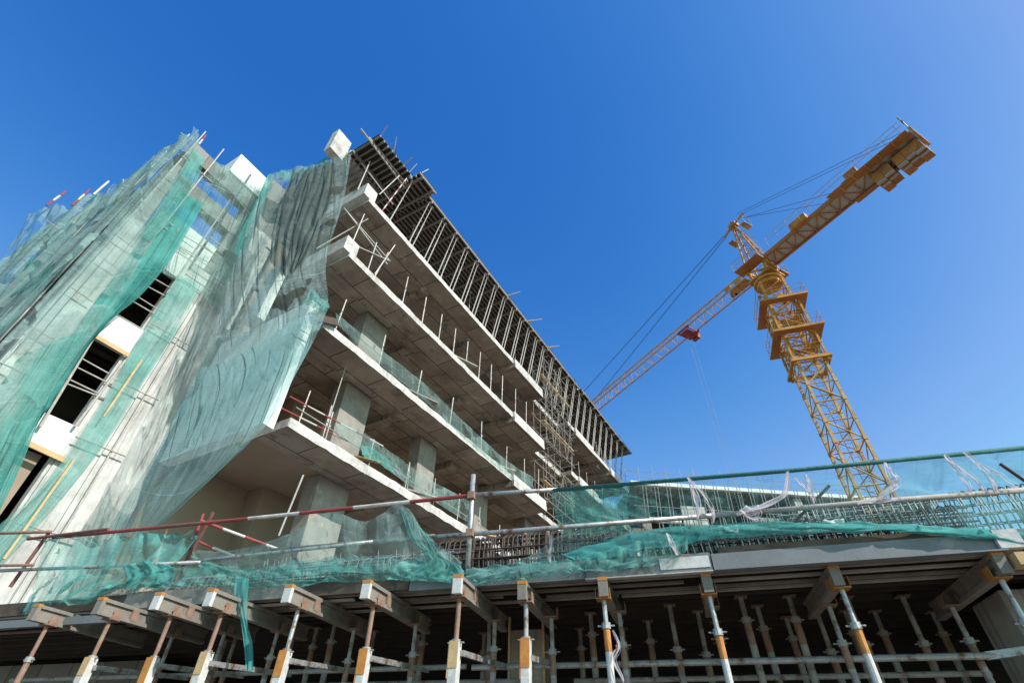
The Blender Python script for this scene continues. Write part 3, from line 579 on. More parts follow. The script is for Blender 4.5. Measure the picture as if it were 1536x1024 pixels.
# props
def prop(s, y, ztop, zjoint, label, style, lean=(0, 0), rin=.026, rout=.036, group='steel props under the podium deck'):
    e = empty('steel_prop', FP @ Matrix.Translation((s+lean[0], y+lean[1], 0)), label, 'prop', group)
    t = Vector((s, y, ztop)); f = Vector((s+lean[0], y+lean[1], 0.02)); j = f.lerp(t, zjoint/ztop)
    inn, out_ = {'rust': ('rusty', 'rusty'), 'dark': ('prop', 'prop'), 'pale': ('galv', 'chalk'), 'sleeve': ('rusty', 'chalk'), 'sleeveg': ('galv', 'chalk')}[style]
    mb = MB(); mb.tube([j-(t-j)*.1, t], rin, 10)
    mb.build('inner_tube', M[inn], e, FP, smooth=False)
    if style in ('sleeve', 'sleeveg'):
        k = j.lerp(f, random.uniform(.17, .25))
        mb = MB(); a = j; b = k; mb.bar(a, b, .10, .11, (0, 1, 0)); mb.build('sleeve', M['chalk'], e, FP, bevel=.008)
        mb = MB(); mb.bar(a+Vector((-.053, 0, .0)), b.lerp(a, .45)+Vector((-.053, 0, 0)), .012, .112, (0, 1, 0)); mb.bar(a+Vector((0, -.058, .01)), b.lerp(a, .6)+Vector((0, -.058, 0)), .10, .006, (0, 1, 0)); mb.build('orange_plate', M['orange' if int(s*7) % 3 else 'timber'], e, FP)
        mb = MB(); mb.tube([k, f], .036, 10); mb.build('outer_tube', M['prop'], e, FP)
    else:
        kk = j.lerp(f, .085)
        if style in ('pale', 'dark'):
            mb = MB(); mb.tube([j, kk], rout*1.03, 10); mb.build('orange_band', M['orange'] if style == 'pale' else M['rusty'], e, FP)
        mb = MB(); mb.tube([kk if style != 'rust' else j, f], rout, 10)
        if style == 'pale':
            mb.tube([kk.lerp(f, .12), kk.lerp(f, .2)], rout*1.25, 10)
        mb.build('outer_tube', M[out_], e, FP)
    mb = MB(); mb.tube([j+(t-j).normalized()*-.03, j+(t-j).normalized()*.03], rout*1.35, 10); mb.tube([j+Vector((-.09, 0, .0)), j+Vector((.09, 0, .0))], .009, 6); mb.build('collar', M['prop'] if style != 'pale' else M['galv'], e, FP)
    mb = MB(); mb.box((t.x-.075, t.y-.075, ztop-.012), (t.x+.075, t.y+.075, ztop)); 
    if ztop < 3.3:
        mb.box((t.x-.081, t.y-.06, ztop-.01), (t.x-.075, t.y+.06, ztop+.10)); mb.box((t.x+.075, t.y-.06, ztop-.01), (t.x+.081, t.y+.06, ztop+.10))
    mb.build('head_plate', M['rusty'] if style != 'pale' else M['orange'], e, FP)
    mb = MB(); mb.box((f.x-.09, f.y-.09, 0), (f.x+.09, f.y+.09, .02)); mb.build('base_plate', M['prop'], e, FP)
    return e
front = [(-5.95, -.35, 'rust', 2.75), (-4.77, -.42, 'sleeve', 2.68), (-3.83, -.42, 'sleeve', 2.70), (-3.05, -.40, 'sleeve', 2.70), (-2.0, -.36, 'sleeveg', 2.72), (-1.0, -.33, 'sleeve', 2.74), (.1, -.42, 'sleeve', 2.76),
         (.74, -.05, 'sleeveg', 2.82), (1.65, .0, 'pale', 2.86), (2.76, .08, 'pale', 2.82), (4.06, .12, 'pale', 2.80), (5.47, .10, 'pale', 2.75), (6.75, .1, 'pale', 2.8)]
fl = ['rusty leaning prop under the beam below the hanging net', 'prop with the first white and orange sleeve from the left', 'prop with the second white and orange sleeve from the left', 'prop with an orange sleeve left of the hanging net strip',
      'grey prop with orange sleeve right of the hanging net strip', 'rusty prop with a broad white sleeve', 'rusty prop with slim white sleeve below the upright rail post', 'pale prop with orange sleeve in front of the boxed column',
      'pale prop wrapped with red and white tape', 'pale prop with orange band under the beam seen end on', 'bright prop with long orange band, leaning right', 'pale prop under the large slanting beam at far right', 'pale prop at the extreme right edge']
for (s, y, st, zj), l in zip(front, fl): prop(s+random.uniform(-.02, .02), y, 3.155, zj+random.uniform(-.06, .04), l, st, lean=(random.uniform(-.07, .07), random.uniform(-.05, .05)))
second = [(-4.75, .62), (-3.83, .6), (-3.0, .66), (-1.86, .75), (-.92, .68), (.16, .7), (.9, .66), (1.74, .6), (2.8, .62), (4.06, .8), (5.36, 1.1), (6.8, .9)]
for i, (s, y) in enumerate(second): prop(s, y, 3.155, 2.78+.03*(i % 3), f'dull prop in the second row under the deck edge, {nth(i+1)} from the left', 'dark', lean=(random.uniform(-.06, .06), 0))
rear = [(-5.2, 2.2), (-4.0, 2.4), (-3.1, 1.7), (-2.3, 2.1), (-1.3, 1.8), (-.6, 2.6), (.55, 2.4), (1.25, 1.7), (2.0, 2.3), (2.34, 1.5), (3.22, 1.3), (3.46, 1.8), (4.5, 1.6), (4.62, 2.3), (5.0, 2.4), (5.15, 1.7), (5.75, 2.6), (6.6, 2), (-4.4, 1.5), (-2.6, 1.4), (-1.7, 2.5), (-.2, 1.6), (.95, 2.6), (1.6, 2.7), (2.7, 1.9), (3.8, 1.4), (3.9, 2.5), (4.2, 2.0), (2.95, 2.6)]
for i, (s, y) in enumerate(rear):
    prop(s, y, 3.42, 3.15 if i % 3 else 2.9, f'tall plain prop deep under the deck, {nth(i+1)} of these from the left', 'dark', lean=(random.uniform(-.05, .05), 0), rin=.03, rout=.042, group='tall props in the back rows')
# horizontal braces
def ptube(a, b, r, mat, label, name='scaffold_tube', group='tubes tying the props together', cat='scaffold tube'):
    mb = MB(); mb.tube([a, b], r, 10); return tag(mb.build(name, M[mat], frame=FP), label, cat, group)
ptube((-.2, .95, 2.70), (5.5, 1.0, 2.66), .034, 'galv', 'long level tube tying the props together on the right half')
ptube((1.0, 1.5, 2.60), (5.6, 1.55, 2.58), .03, 'prop', 'lower dim tube parallel to the long tie tube on the right')
ptube((-8, 1.0, 2.74), (-.3, 1.0, 2.72), .03, 'prop', 'long dim tube tying the props together on the left half')
ptube((-6.5, 1.5, 2.66), (.3, 1.5, 2.62), .028, 'prop', 'second dim tube behind the left tie tube')
for i, (s, y, st, zj) in enumerate(front[1:8]):
    mb = MB(); mb.bar((s+.05, y+.02, 2.62), (s+.16, 1.05, 2.70), .035, .055); tag(mb.build('prop_brace', M['galv'], frame=FP), f'flat grey brace running back from the {nth(i+1)} sleeved prop', 'brace', 'braces behind the sleeved props')
mb = MB(); mb.bar((5.4, 1.02, 2.66), (7.5, .6, 2.82), .07, .07); tag(mb.build('prop_brace', M['galv'], frame=FP), 'thick pale brace running right from the tie tube in front of the concrete pier', 'brace', 'braces behind the sleeved props')
# pieces behind the props
e = empty('concrete_column', FP @ Matrix.Translation((.3, 1.9, 0)), 'boxed concrete column with timber edges standing under the deck', 'column')
mb = MB(); mb.box((.09, 1.7, 0), (.55, 2.15, 3.25)); mb.build('shaft', M['soffit'], e, FP)
mb = MB()
for x in (.06, .552): mb.box((x, 1.68, 0), (x+.028, 1.72, 3.42))
mb.build('timber_strip', M['timber'], e, FP)
mb = MB(); mb.box((5.95, 1.25, 0), (9.5, 2.0, 3.33)); tag(mb.build('concrete_pier', M['rawwall'], frame=FP, bevel=.02), 'broad rough concrete pier at the right edge under the deck', 'pier')
mb = MB(); mb.box((-13, 2.9, 0), (-7.2, 3.05, 3.3)); tag(mb.build('block_wall', M['greywall'], frame=FP), 'grey wall panel at the left edge under the deck', 'wall')
mb = MB(); mb.box((-16, 6.2, 0), (15, 6.4, 3.29)); tag(mb.build('rear_wall', M['dark'], frame=FP), 'dark wall added to keep the far space under the deck dim', 'wall')  # added wall, dark so that little light bounces under the deck
# waler at the left
mb = MB(); mb.bar((-8.6, -.15, 3.25), (-4.95, -.15, 3.24), .07, .10); tag(mb.build('waler', M['sheet'], frame=FP), 'grey steel channel lying level below the hanging net at the left', 'waler')

# clamp on the right beam and timber wedge at the far right
mb = MB(); mb.box((5.55, -.16, 3.20), (5.95, .02, 3.31)); tag(mb.build('timber_block', M['timber'], frame=FP), 'raw yellow timber block wedged beside the large slanting beam', 'timber block')

# ------------------------------------------------------------------ edge railing of the podium, tubes placed on its front plane
def PT(x, y, off=.03): return FPi @ onP(x, y, off)
def rail(x0, y0, x1, y1, r, mat, label, off=.03, mid=None, grp='rail tubes along the podium edge'):
    pts = [PT(x0, y0, off)] + ([PT(mid[0], mid[1], off)] if mid else []) + [PT(x1, y1, off)]
    mb = MB(); mb.tube(pts, r, 10); return tag(mb.build('rail_tube', M[mat], frame=FP, smooth=True), label, 'rail tube', grp)
std = empty('upright_post', FP @ Matrix.Translation(PT(702, 853)), 'tall galvanised scaffold post standing at the podium edge', 'post')
mb = MB(); mb.tube([PT(701, 862), PT(710, 712)], .034, 12); mb.build('tube', M['galv'], std, FP, smooth=True)
for (x, y) in ((708, 744), (706, 800)):
    mb = MB(); p = PT(x, y); mb.box(p-Vector((.05, .06, .05)), p+Vector((.05, .04, .05))); mb.build('coupler', M['rusty'], std, FP, bevel=.008)
a, b = PT(60, 806), PT(705, 743)
striped('rail_tube', [PT(42, 808, .1), PT(163, 793, .1)], .026, 'short dark red rail tube end crossing the red strut at far left', 'rail tube', 'rail tubes along the podium edge', FP, 'darkred', 'darkred')
striped('rail_tube', [PT(300, 785), PT(705, 743)], .028, 'red and white top rail left of the upright post', 'rail tube', 'rail tubes along the podium edge', FP, seg=.75)
striped('rail_tube', [PT(80, 806), PT(330, 781.6, .0)], .029, 'dark red top rail at the left with pale patches', 'rail tube', 'rail tubes along the podium edge', FP, 'darkred', 'red', seg=.9)
rail(-60, 801, 76, 797, .026, 'rusty', 'brown top rail leaving the picture at far left', .08)
rail(-60, 848, 50, 847, .022, 'rusty', 'thin brown middle rail at far left', .1)
rail(-60, 858, 300, 843, .026, 'galv', 'grey middle rail at the left with frayed net on it', .06)
rail(240, 847, 560, 812, .024, 'galv', 'grey middle rail passing behind the sagging net')
rail(400, 825, 652, 803, .022, 'rusty', 'brown tube lying just under the middle rail', -.02)
rail(560, 812, 1080, 772, .028, 'galv', 'straight galvanised middle rail on both sides of the upright post', .02)
rail(705, 742, 835, 734, .027, 'galv', 'short bare top rail just right of the upright post', .02)
rail(830, 735, 1560, 669, .025, 'greentube', 'long top rail wrapped in green net at the right', .03, (1190, 705))
rail(1070, 773, 1560, 733, .028, 'joistpale', 'pale dusty middle rail at the right tied with tape', .03, (1290, 754))
striped('diagonal_strut', [PT(262, 872, -.3), PT(320, 768, -.1)], .03, 'thick faded red strut leaning beside the sagging net', 'strut', 'red struts of the edge railing', FP, 'darkred', 'darkred')
striped('diagonal_strut', [PT(270, 868, -.32), PT(305, 770, -.2)], .024, 'second red strut crossing close to the thick one', 'strut', 'red struts of the edge railing', FP, 'darkred', 'red')
striped('diagonal_strut', [PT(300, 780, -.2), PT(430, 828, -1.4)], .024, 'red and white tube sloping back from the crossed red struts', 'strut', 'red struts of the edge railing', FP, seg=.3)
striped('diagonal_strut', [PT(283, 806, -.3), PT(352, 834, -1.0)], .022, 'lower red and white tube sloping back from the crossed red struts', 'strut', 'red struts of the edge railing', FP, seg=.3)
striped('diagonal_strut', [PT(15, 880, .0), PT(76, 795, .05)], .028, 'faded red strut at far left under the brown top rail', 'strut', 'red struts of the edge railing', FP, 'darkred', 'darkred')
for (x0, y0, x1, y1, o, l) in ((418, 803, 455, 712, -1.6, 'thin leaning bar standing behind the sagging net'), (490, 640, 524, 532, -5.2, 'thin double post rising on the lowest balcony'), (1180, 795, 1244, 728, -.2, 'short black bar sticking out through the right netting'), (1500, 695, 1545, 726, .02, 'black strap end at the right edge of the top net')):
    mb = MB(); mb.tube([PT(x0, y0, o), PT(x1, y1, o)], .018, 6); tag(mb.build('loose_bar', M['rebar'] if 'black' in l else M['palesteel'], frame=FP), l, 'bar')

# ------------------------------------------------------------------ reinforcement on the deck
def cage(label, s0, s1, y, z0, h, wd, nb, mat='rebar', r=.011, seg=.16, rnd=0.0, dz=0):
    e = empty('rebar_cage', FP @ Matrix.Translation(((s0+s1)/2, y, z0)), label, 'rebar cage', 'reinforcement cages along the deck edge')
    k = min(95, int((s1-s0)/seg))
    for i in range(k):
        s = s0+(s1-s0)*i/max(1, k-1)+random.uniform(-.03, .03); t = random.uniform(-.04, .04)+rnd; n = 10; mb = MB(); zz = z0+dz*i/k
        pts = [(s+t*math.cos(2*math.pi*j/n), y+wd/2*math.cos(2*math.pi*j/n), zz+h/2+h/2*max(-.92, min(.98, 1.25*math.sin(2*math.pi*j/n)))) for j in range(n+1)]
        mb.tube(pts, r*.8, 5, caps=False); mb.build('stirrup', M[mat], e, FP)
    for i in range(nb):
        t = 2*math.pi*i/nb; mb = MB(); yy = y+wd*.47*math.cos(t); zz = z0+h/2+h*.46*math.sin(t)
        mb.tube([(s0-.2+random.uniform(-.2, .1), yy, zz), ((s0+s1)/2, yy+random.uniform(-.02, .02), zz+random.uniform(-.02, .02)+dz/2), (s1+random.uniform(-.1, .3), yy, zz+dz)], r, 5); mb.build('long_bar', M[mat], e, FP)
cage('dark cage of looped stirrups behind the upright post', -.6, 1.5, .75, 3.54, .68, .5, 16, r=.014, seg=.05)
cage('dark reinforcement cage behind the right edge boards', 1.5, 5.6, .55, 3.54, .50, .45, 14, r=.012, seg=.055, rnd=.05)
cage('rolled green shaded mesh cage at the right end of the deck', 4.3, 7.8, 1.2, 3.56, .80, .8, 18, 'rebarpale', r=.011, seg=.07, rnd=.14, dz=.12)
cage('pale mesh cage behind the sagging net', -3.4, -.4, .55, 3.54, .46, .4, 10, 'rebarpale', r=.008, seg=.075, rnd=.03)
cage('pale mesh cage at the left behind the red struts', -6.6, -3.5, .7, 3.54, .45, .4, 10, 'rebarpale', r=.008, seg=.1, rnd=.05)
def meshpanel(label, s0, s1, y, z0, z1, n, m, mat='rebarpale', r=.006, lean=.1):
    e = empty('rebar_mesh', FP @ Matrix.Translation(((s0+s1)/2, y, z0)), label, 'rebar mesh', 'upright rebar meshes on the deck')
    for i in range(n):
        s = s0+(s1-s0)*i/(n-1); mb = MB(); mb.tube([(s, y, z0), (s+random.uniform(-.03, .03)-.04, y-lean*.3, z1+random.uniform(-.08, .06))], r, 5); mb.build('upright_bar', M[mat], e, FP)
    for j in range(m):
        z = z0+(z1-z0)*(j+.5)/m; mb = MB(); mb.tube([(s0-.1, y-.01, z), (s1+.1, y-.01, z+random.uniform(-.02, .02))], r, 5); mb.build('cross_bar', M[mat], e, FP)
meshpanel('long upright rebar mesh behind the right hand netting', 1.3, 5.0, .3, 3.54, 4.0, 42, 3, r=.008)
meshpanel('upright bars rising behind the middle of the deck', -.3, 2.4, 1.9, 3.54, 4.5, 26, 2, r=.009)
meshpanel('upright rebar mesh behind the sagging left net', -3.2, -.3, .25, 3.54, 3.96, 34, 4, r=.007)
# loose bright sheets lying on the reinforcement
for (x, y, wx, wy, l) in ((1092, 792, .22, .05, 'white foam scrap caught in the netting left of the mid right'), (1250, 783, .22, .05, 'white foam scrap on the bars near the crane foot'), (1128, 762, .16, .05, 'small pale sheet behind the tape bundle')):
    p = PT(x, y, -.12); mb = MB(); rows = [[(p.x-wx/2+wx*i/6, p.y+.02*math.sin(i*1.3+j), p.z-wy+wy*1.6*j/4+.008*math.sin(i*2.1)) for i in range(7)] for j in range(5)]
    mb.grid(rows); o = mb.build('foam_scrap', M['foam'], frame=FP, smooth=True); sm = o.modifiers.new('thick', 'SOLIDIFY'); sm.thickness = .012; tag(o, l, 'foam scrap')

# ------------------------------------------------------------------ tower crane
CR = Vector((21.5, 28.07, 0))
FC = Matrix.Translation(CR) @ Matrix.Rotation(R(-18), 4, 'Z')
FJ = Matrix.Translation(CR) @ Matrix.Rotation(R(28.3), 4, 'Z')      # y along the jib
crane = empty('tower_crane', FC, 'tall yellow tower crane with lattice mast behind the deck', 'crane')
def cpart(name, fn, mat, F=FJ, parent=None, **k):
    mb = MB(); fn(mb); return mb.build(name, mat, parent or crane, F, **k)
def lattice(mb, w, z0, z1, bay, rl, rd):
    h = w/2; cs = [(-h,-h),(h,-h),(h,h),(-h,h)]
    for x, y in cs: mb.bar((x, y, z0), (x, y, z1), rl*2, rl*2, (0, 1, 0))
    n = max(1, round((z1-z0)/bay))
    for i in range(n):
        a = z0+(z1-z0)*i/n; b = z0+(z1-z0)*(i+1)/n
        for q in range(4):
            p0, p1 = cs[q], cs[(q+1) % 4]
            mb.tube([(p0[0], p0[1], a), (p1[0], p1[1], a)], rd, 6)
            mid = (a+b)/2
            if (i+q) % 2: mb.tube([(p0[0], p0[1], a), (p1[0], p1[1], b)], rd, 6)
            else: mb.tube([(p1[0], p1[1], a), (p0[0], p0[1], b)], rd, 6)
        if i % 2 == 0: mb.tube([(-h, -h, a), (h, h, a)], rd*.8, 6)
        for x, y in cs: mb.box((x-rl*1.35, y-rl*1.35, a-.12), (x+rl*1.35, y+rl*1.35, a+.12))
cpart('mast', lambda m: lattice(m, 1.72, 0, 25.5, 1.5, .085, .045), M['mast'], FC)
cpart('upper_mast', lambda m: lattice(m, 1.70, 25.5, 33.0, 1.35, .09, .05), M['yellow'], FC)
cpart('climbing_cage', lambda m: lattice(m, 2.15, 24.2, 30.4, 1.55, .07, .045), M['yellow'], FC)
def ladder(m):
    for x in (-.2, .2): m.tube([(x, -.45, 1), (x, -.45, 33)], .025, 5)
    for i in range(100): m.tube([(-.2, -.45, 1+i*.32), (.2, -.45, 1+i*.32)], .014, 4)
cpart('ladder', ladder, M['mast'], FC)
def ring(z, o, i, t):
    def fn(m):
        m.box((-o, -o, z), (o, -i, z+t)); m.box((-o, i, z), (o, o, z+t)); m.box((-o, -i, z), (-i, i, z+t)); m.box((i, -i, z), (o, i, z+t))
    return fn
def rails(z, o):
    def fn(m):
        for k in range(4):
            c = [(-o,-o),(o,-o),(o,o),(-o,o)]; a, b = c[k], c[(k+1) % 4]
            for zz in (.55, 1.1): m.tube([(a[0], a[1], z+zz), (b[0], b[1], z+zz)], .022, 5)
            for t in (0, .33, .66): m.tube([(a[0]+(b[0]-a[0])*t, a[1]+(b[1]-a[1])*t, z), (a[0]+(b[0]-a[0])*t, a[1]+(b[1]-a[1])*t, z+1.1)], .022, 5)
    return fn
for z, o in ((30.1, 1.72), (26.9, 1.72)):
    p = cpart('platform', ring(z, o, 1.12, .10), M['deckplate'], FC); [cpart('edge_strip', lambda m: m.box((-o-.02, s*(o+.012)-.01, z-.03), (o+.02, s*(o+.012)+.01, z+.16)), M['yellow'], FC, p) for s in (-1, 1)]
    cpart('railing', rails(z+.1, o-.04), M['mast'], FC, p)
cpart('collar_beam', ring(24.3, 1.32, 1.12, .22), M['yellow'], FC)
# turntable and slewing deck
def turn(m):
    m.tube([(0, 0, 33.0), (0, 0, 33.35)], .95, 20); m.tube([(0, 0, 33.35), (0, 0, 33.55)], 1.15, 20); m.tube([(0, 0, 33.55), (0, 0, 33.9)], .85, 20)
cpart('turntable', turn, M['yellow'])
def legs(m):
    for x in (-1, 1):
        for y in (-1, 1): m.bar((x*.7, y*.7, 34.0), (x*.75, y*.85, 35.4), .2, .2, (0, 1, 0)); m.tube([(x*.7, -.7, 34.1), (x*.75, .85, 35.3)], .05, 6)
    m.box((-.95, -1.1, 33.9), (.95, 1.1, 34.05)); m.bar((-1.0, -.9, 34.0), (-1.0, 1.3, 35.2), .12, .12); m.bar((1.0, -.9, 34.0), (1.0, 1.3, 35.2), .12, .12); m.tube([(-.5, .2, 34.3), (.4, .5, 34.9)], .18, 8); m.box((.2, -.6, 34.1), (.75, .1, 34.6)); m.box((-1.0, .7, 34.9), (1.0, .95, 35.3)); m.box((-1.0, -.95, 34.9), (1.0, -.7, 35.3))
cpart('slewing_frame', legs, M['yellow'])
def sdeck(m): m.box((-1.95, -1.1, 35.0), (-.85, 1.3, 35.12)); m.box((.85, -1.1, 34.6), (1.9, .9, 34.72))
pd = cpart('platform', sdeck, M['deckplate'])
def sr(m):
    for (x0, x1, y0, y1, z) in ((-1.95, -.85, -1.1, 1.3, 35.12), (.85, 1.9, -1.1, .9, 34.72)):
        for zz in (.5, 1.0): m.tube([(x0, y0, z+zz), (x1, y0, z+zz)], .02, 5); m.tube([(x0, y1, z+zz), (x1, y1, z+zz)], .02, 5); xo = x0 if x0 < 0 else x1; m.tube([(xo, y0, z+zz), (xo, y1, z+zz)], .02, 5)
        for y in (y0, (y0+y1)/2, y1): xo = x0 if x0 < 0 else x1; m.tube([(xo, y, z), (xo, y, z+1)], .02, 5)
cpart('railing', sr, M['mast'], FJ, pd)
# tower head
def head(m):
    ap = (0, .55, 42.4)
    for x in (-.75, .75):
        for y in (-.8, .9): m.bar((x, y, 35.2), (x*.16, ap[1]+y*.12, 42.2), .11, .11, (0, 1, 0))
    for i in range(6):
        t0, t1 = i/6.3, (i+1)/6.3
        def P(x, y, t): return (x*(1-t*.84), y*(1-t*.88)+ap[1]*t, 35.2+7*t)
        for (a, b) in (((-.75,-.8),(.75,-.8)), ((-.75,.9),(.75,.9)), ((-.75,-.8),(-.75,.9)), ((.75,-.8),(.75,.9))):
            m.tube([P(*a, t0), P(*b, t1)], .035, 5); m.tube([P(*a, t0), P(*b, t0)], .035, 5)
    m.box((-.3, .2, 42.1), (.3, 1.0, 42.5)); m.bar((0, .9, 42.3), (0, 1.9, 41.9), .16, .16); m.tube([(-.4, .5, 42.45), (.4, .5, 42.45)], .16, 10); m.bar((0, .4, 42.4), (0, -.8, 42.7), .14, .14)
cpart('tower_head', head, M['yellow'])
def hplat(m):
    m.box((-.55, -.75, 41.0), (.55, -.25, 41.06))
    for x in (-.55, .55):
        for y in (-.75, -.25): m.tube([(x, y, 41.05), (x, y, 42.05)], .018, 5)
        m.tube([(x, -.75, 42.05), (x, -.25, 42.05)], .018, 5)
    m.tube([(-.55, -.75, 42.05), (.55, -.75, 42.05)], .018, 5)
    pass
cpart('head_platform', hplat, M['mast'])
cpart('lower_platform', lambda m: m.box((-.5, 1.0, 40.2), (.5, 1.5, 40.26)), M['deckplate'])
def hoops(m):
    for x in (-.2, .2): m.tube([(x, -1.15, 35.5), (x, .2, 41.2)], .016, 4)
    for i in range(14): z = 35.6+i*.4; t = (z-35.2)/7; y = -.95*(1-t*.88)+.55*t; m.tube([(-.2, y-.25, z), (0, y-.42, z), (.2, y-.25, z)], .016, 4)
cpart('ladder', hoops, M['mast'])
# jib
def jib(m):
    L0, L1, zb, zt, h = 1.3, 47.0, 35.1, 36.35, .62; n = 38
    m.bar((-h, L0, zb), (-h, L1, zb), .11, .11); m.bar((h, L0, zb), (h, L1, zb), .11, .11); m.bar((0, L0+.5, zt), (0, L1-.6, zt), .12, .12)
    for i in range(n):
        y0 = L0+(L1-L0)*i/n; y1 = L0+(L1-L0)*(i+1)/n; ym = (y0+y1)/2
        for x in (-h, h): m.tube([(x, y0, zb), (0, ym, zt)], .034, 5); m.tube([(0, ym, zt), (x, y1, zb)], .034, 5)
        m.tube([(-h, y0, zb), (h, y0, zb)], .03, 5); m.tube([(-h, y0, zb), (h, y1, zb)], .024, 5)
cpart('jib', jib, M['jibpaint'])
def jroot(m): m.box((-.5, 1.35, 35.2), (.5, 3.2, 35.26)); m.tube([(-.45, 2.2, 35.6), (.45, 2.2, 35.6)], .36, 14); m.box((-.55, 2.9, 35.2), (-.4, 3.5, 35.8)); m.box((.2, 3.0, 35.2), (.5, 3.6, 35.7))
cpart('trolley_winch', jroot, M['yellow'])
def troll(m):
    y = 8.9
    for x in (-.72, .72): m.bar((x, y-.75, 34.98), (x, y+.75, 34.98), .1, .2)
    for yy in (-.6, .6): m.bar((-.8, y+yy, 34.85), (.8, y+yy, 34.85), .1, .14)
    m.box((-.75, y-.5, 34.66), (.75, y+.5, 34.74)); m.box((.75, y-.35, 34.5), (1.15, y+.4, 35.1))
    for x in (-.3, .3): m.tube([(x, y-.08, 34.6), (x, y+.08, 34.6)], .2, 10)
cpart('trolley', troll, surf('trolley red paint', (.24,.03,.035), (.32,.05,.05), .6, scale=6, stain=(.2,.05,.05)))
cpart('hoist_rope', lambda m: [m.tube([(-.28, 8.9, 34.6), (-.28, 8.9, 7.0)], .012, 4), m.tube([(.28, 8.9, 34.6), (.28, 8.9, 7.0)], .012, 4)], M['galv'])
def hook(m): m.box((-.35, 8.75, 6.2), (.35, 9.05, 7.05)); m.tube([(0, 8.9, 6.2), (0, 8.9, 5.8), (.18, 8.9, 5.6), (.1, 8.9, 5.4), (-.12, 8.9, 5.45)], .05, 6)
cpart('hook_block', hook, M['cweight'])
for (ye, x) in ((24.0, .12), (40.0, -.12)):
    cpart('pendant_line', lambda m: [m.tube([(x+.05*q, 1.7, 42.0), (x+.05*q, ye, 36.42)], .018, 5) for q in (-1, 1)], M['cable'])
# counter jib
FJ0 = FJ; FJ = FJ0 @ Matrix.Rotation(R(-.8), 4, 'Z')
def cj(m):
    for x in (-.78, .78): m.bar((x, -1.0, 35.45), (x, -13.4, 35.45), .16, .34)
    for i in range(13): y = -1.0-i*1.0; m.bar((-.78, y, 35.36), (.78, y, 35.36), .07, .1)
    for i in range(12): y = -1.0-i; m.bar((-.78 if i % 2 else .78, y, 35.36), (.78 if i % 2 else -.78, y-1, 35.36), .05, .07)
cpart('counter_jib', cj, M['deckplate'])
cpart('walkway', lambda m: m.box((-.70, -13.4, 35.46), (.70, -1.0, 35.49)), M['walk'])
def sidep(m):
    m.box((-1.42, -13.3, 35.30), (-.87, -7.3, 35.36))
cpart('side_walkway', sidep, M['deckplate']); cpart('side_walkway', lambda m: m.box((.87, -12.0, 35.30), (1.15, -8.2, 35.36)), M['deckplate'])
for i in range(6): cpart('floor_beam', lambda m: m.box((-1.44, -7.4-i*.98-.04, 35.22), (-.87, -7.4-i*.98+.04, 35.298)), M['yellow'])
def cjr(m):
    for x in (-1.40, 1.05):
        for zz in (36.0, 36.5): m.tube([(x, -2, zz), (x, -13.3, zz)], .02, 5)
        for i in range(12): m.tube([(x, -2-i, 35.4), (x, -2-i, 36.5)], .018, 5)
cpart('railing', cjr, M['mast'])
cpart('winch_house', lambda m: m.box((-1.2, -5.4, 35.4), (-.75, -3.9, 36.0)), M['yellow'], bevel=.03)
cpart('winch_drum', lambda m: [m.tube([(-.55, -8.6, 36.0), (.55, -8.6, 36.0)], .42, 16), m.box((-1.25, -9.8, 35.5), (-.65, -8.9, 36.2))], M['cweight'])
for i, y in enumerate((-10.35, -10.98, -11.85, -12.48, -13.05)):
    cpart('counterweight', lambda m: m.box((-.35, y-.31, 34.15+(i % 2)*.12), (1.08, y+.31, 35.24)), M['cweight'], bevel=.02)
    cpart('hanger', lambda m: [m.box((x, y-.3, 34.05+(i % 2)*.12), (x+.2, y+.31, 34.14+(i % 2)*.12)) for x in (-.36, .12)], M['cgrey'])
cpart('end_frame', lambda m: [m.box((-.95, -13.6, 35.2), (1.0, -13.42, 35.9)), m.tube([(-.7, -13.5, 35.9), (-.7, -13.5, 37.3)], .035, 6)], M['yellow'])
for x in (-.6, -.3): cpart('pendant_line', lambda m: m.tube([(x, -.5, 42.5), (x*1.3, -13.0, 36.1)], .018, 5), M['cable'])
for y in (-7.5, -9.0): cpart('pendant_line', lambda m: m.tube([(.2, -.5, 42.4), (.4, y, 36.0)], .02, 5), M['cable'])
def flag(m):
    rows = [[(-.7-.16*i+.02*j, -13.5+.06*math.sin(i*.9+j*.3), 37.25-.22*j-.06*i+.04*math.sin(i)) for i in range(7)] for j in range(4)]; m.grid(rows)
cpart('flag', flag, M['black'])

# ------------------------------------------------------------------ lower building in the background, behind the crane
GD = Vector((27.3, 2.9, 0)).normalized()
FG = Matrix.Translation((10.2, 40.0, 0)) @ Matrix.Rotation(math.atan2(GD.y, GD.x), 4, 'Z')
bb = empty('background_building', FG, 'lower unfinished building behind the deck with white roof edge', 'building')
def gpart(name, fn, mat, **k):
    mb = MB(); fn(mb); return mb.build(name, mat, bb, FG, **k)
gpart('roof_slab', lambda m: m.prism([(.4,.3),(28.2,.3),(27.2,9),(.4,9)], 20.9, 21.25), M['soffit'])
gpart('roof_edge', lambda m: [m.box((.2+i*2.8, -.02, 20.98), (.2+i*2.8+2.78, .298, 21.30)) for i in range(10)], M['white'])
gpart('roof_formwork', lambda m: [m.bar((.6+i*.6, .35, 20.83), (.6+i*.6, 6, 20.83), .09, .13) for i in range(46)], M['joist'])
gpart('slab', lambda m: m.prism([(-3,.8),(27.5,.8),(27.5,9),(-3,9)], 17.2, 17.5), M['soffit'])
gpart('slab', lambda m: m.prism([(-3,.6),(9.0,.6),(9.0,9),(-3,9)], 13.4, 13.7), M['fascia'])
gpart('slab', lambda m: m.prism([(-3,.8),(27.5,.8),(27.5,9),(-3,9)], 9.6, 9.9), M['soffit'])
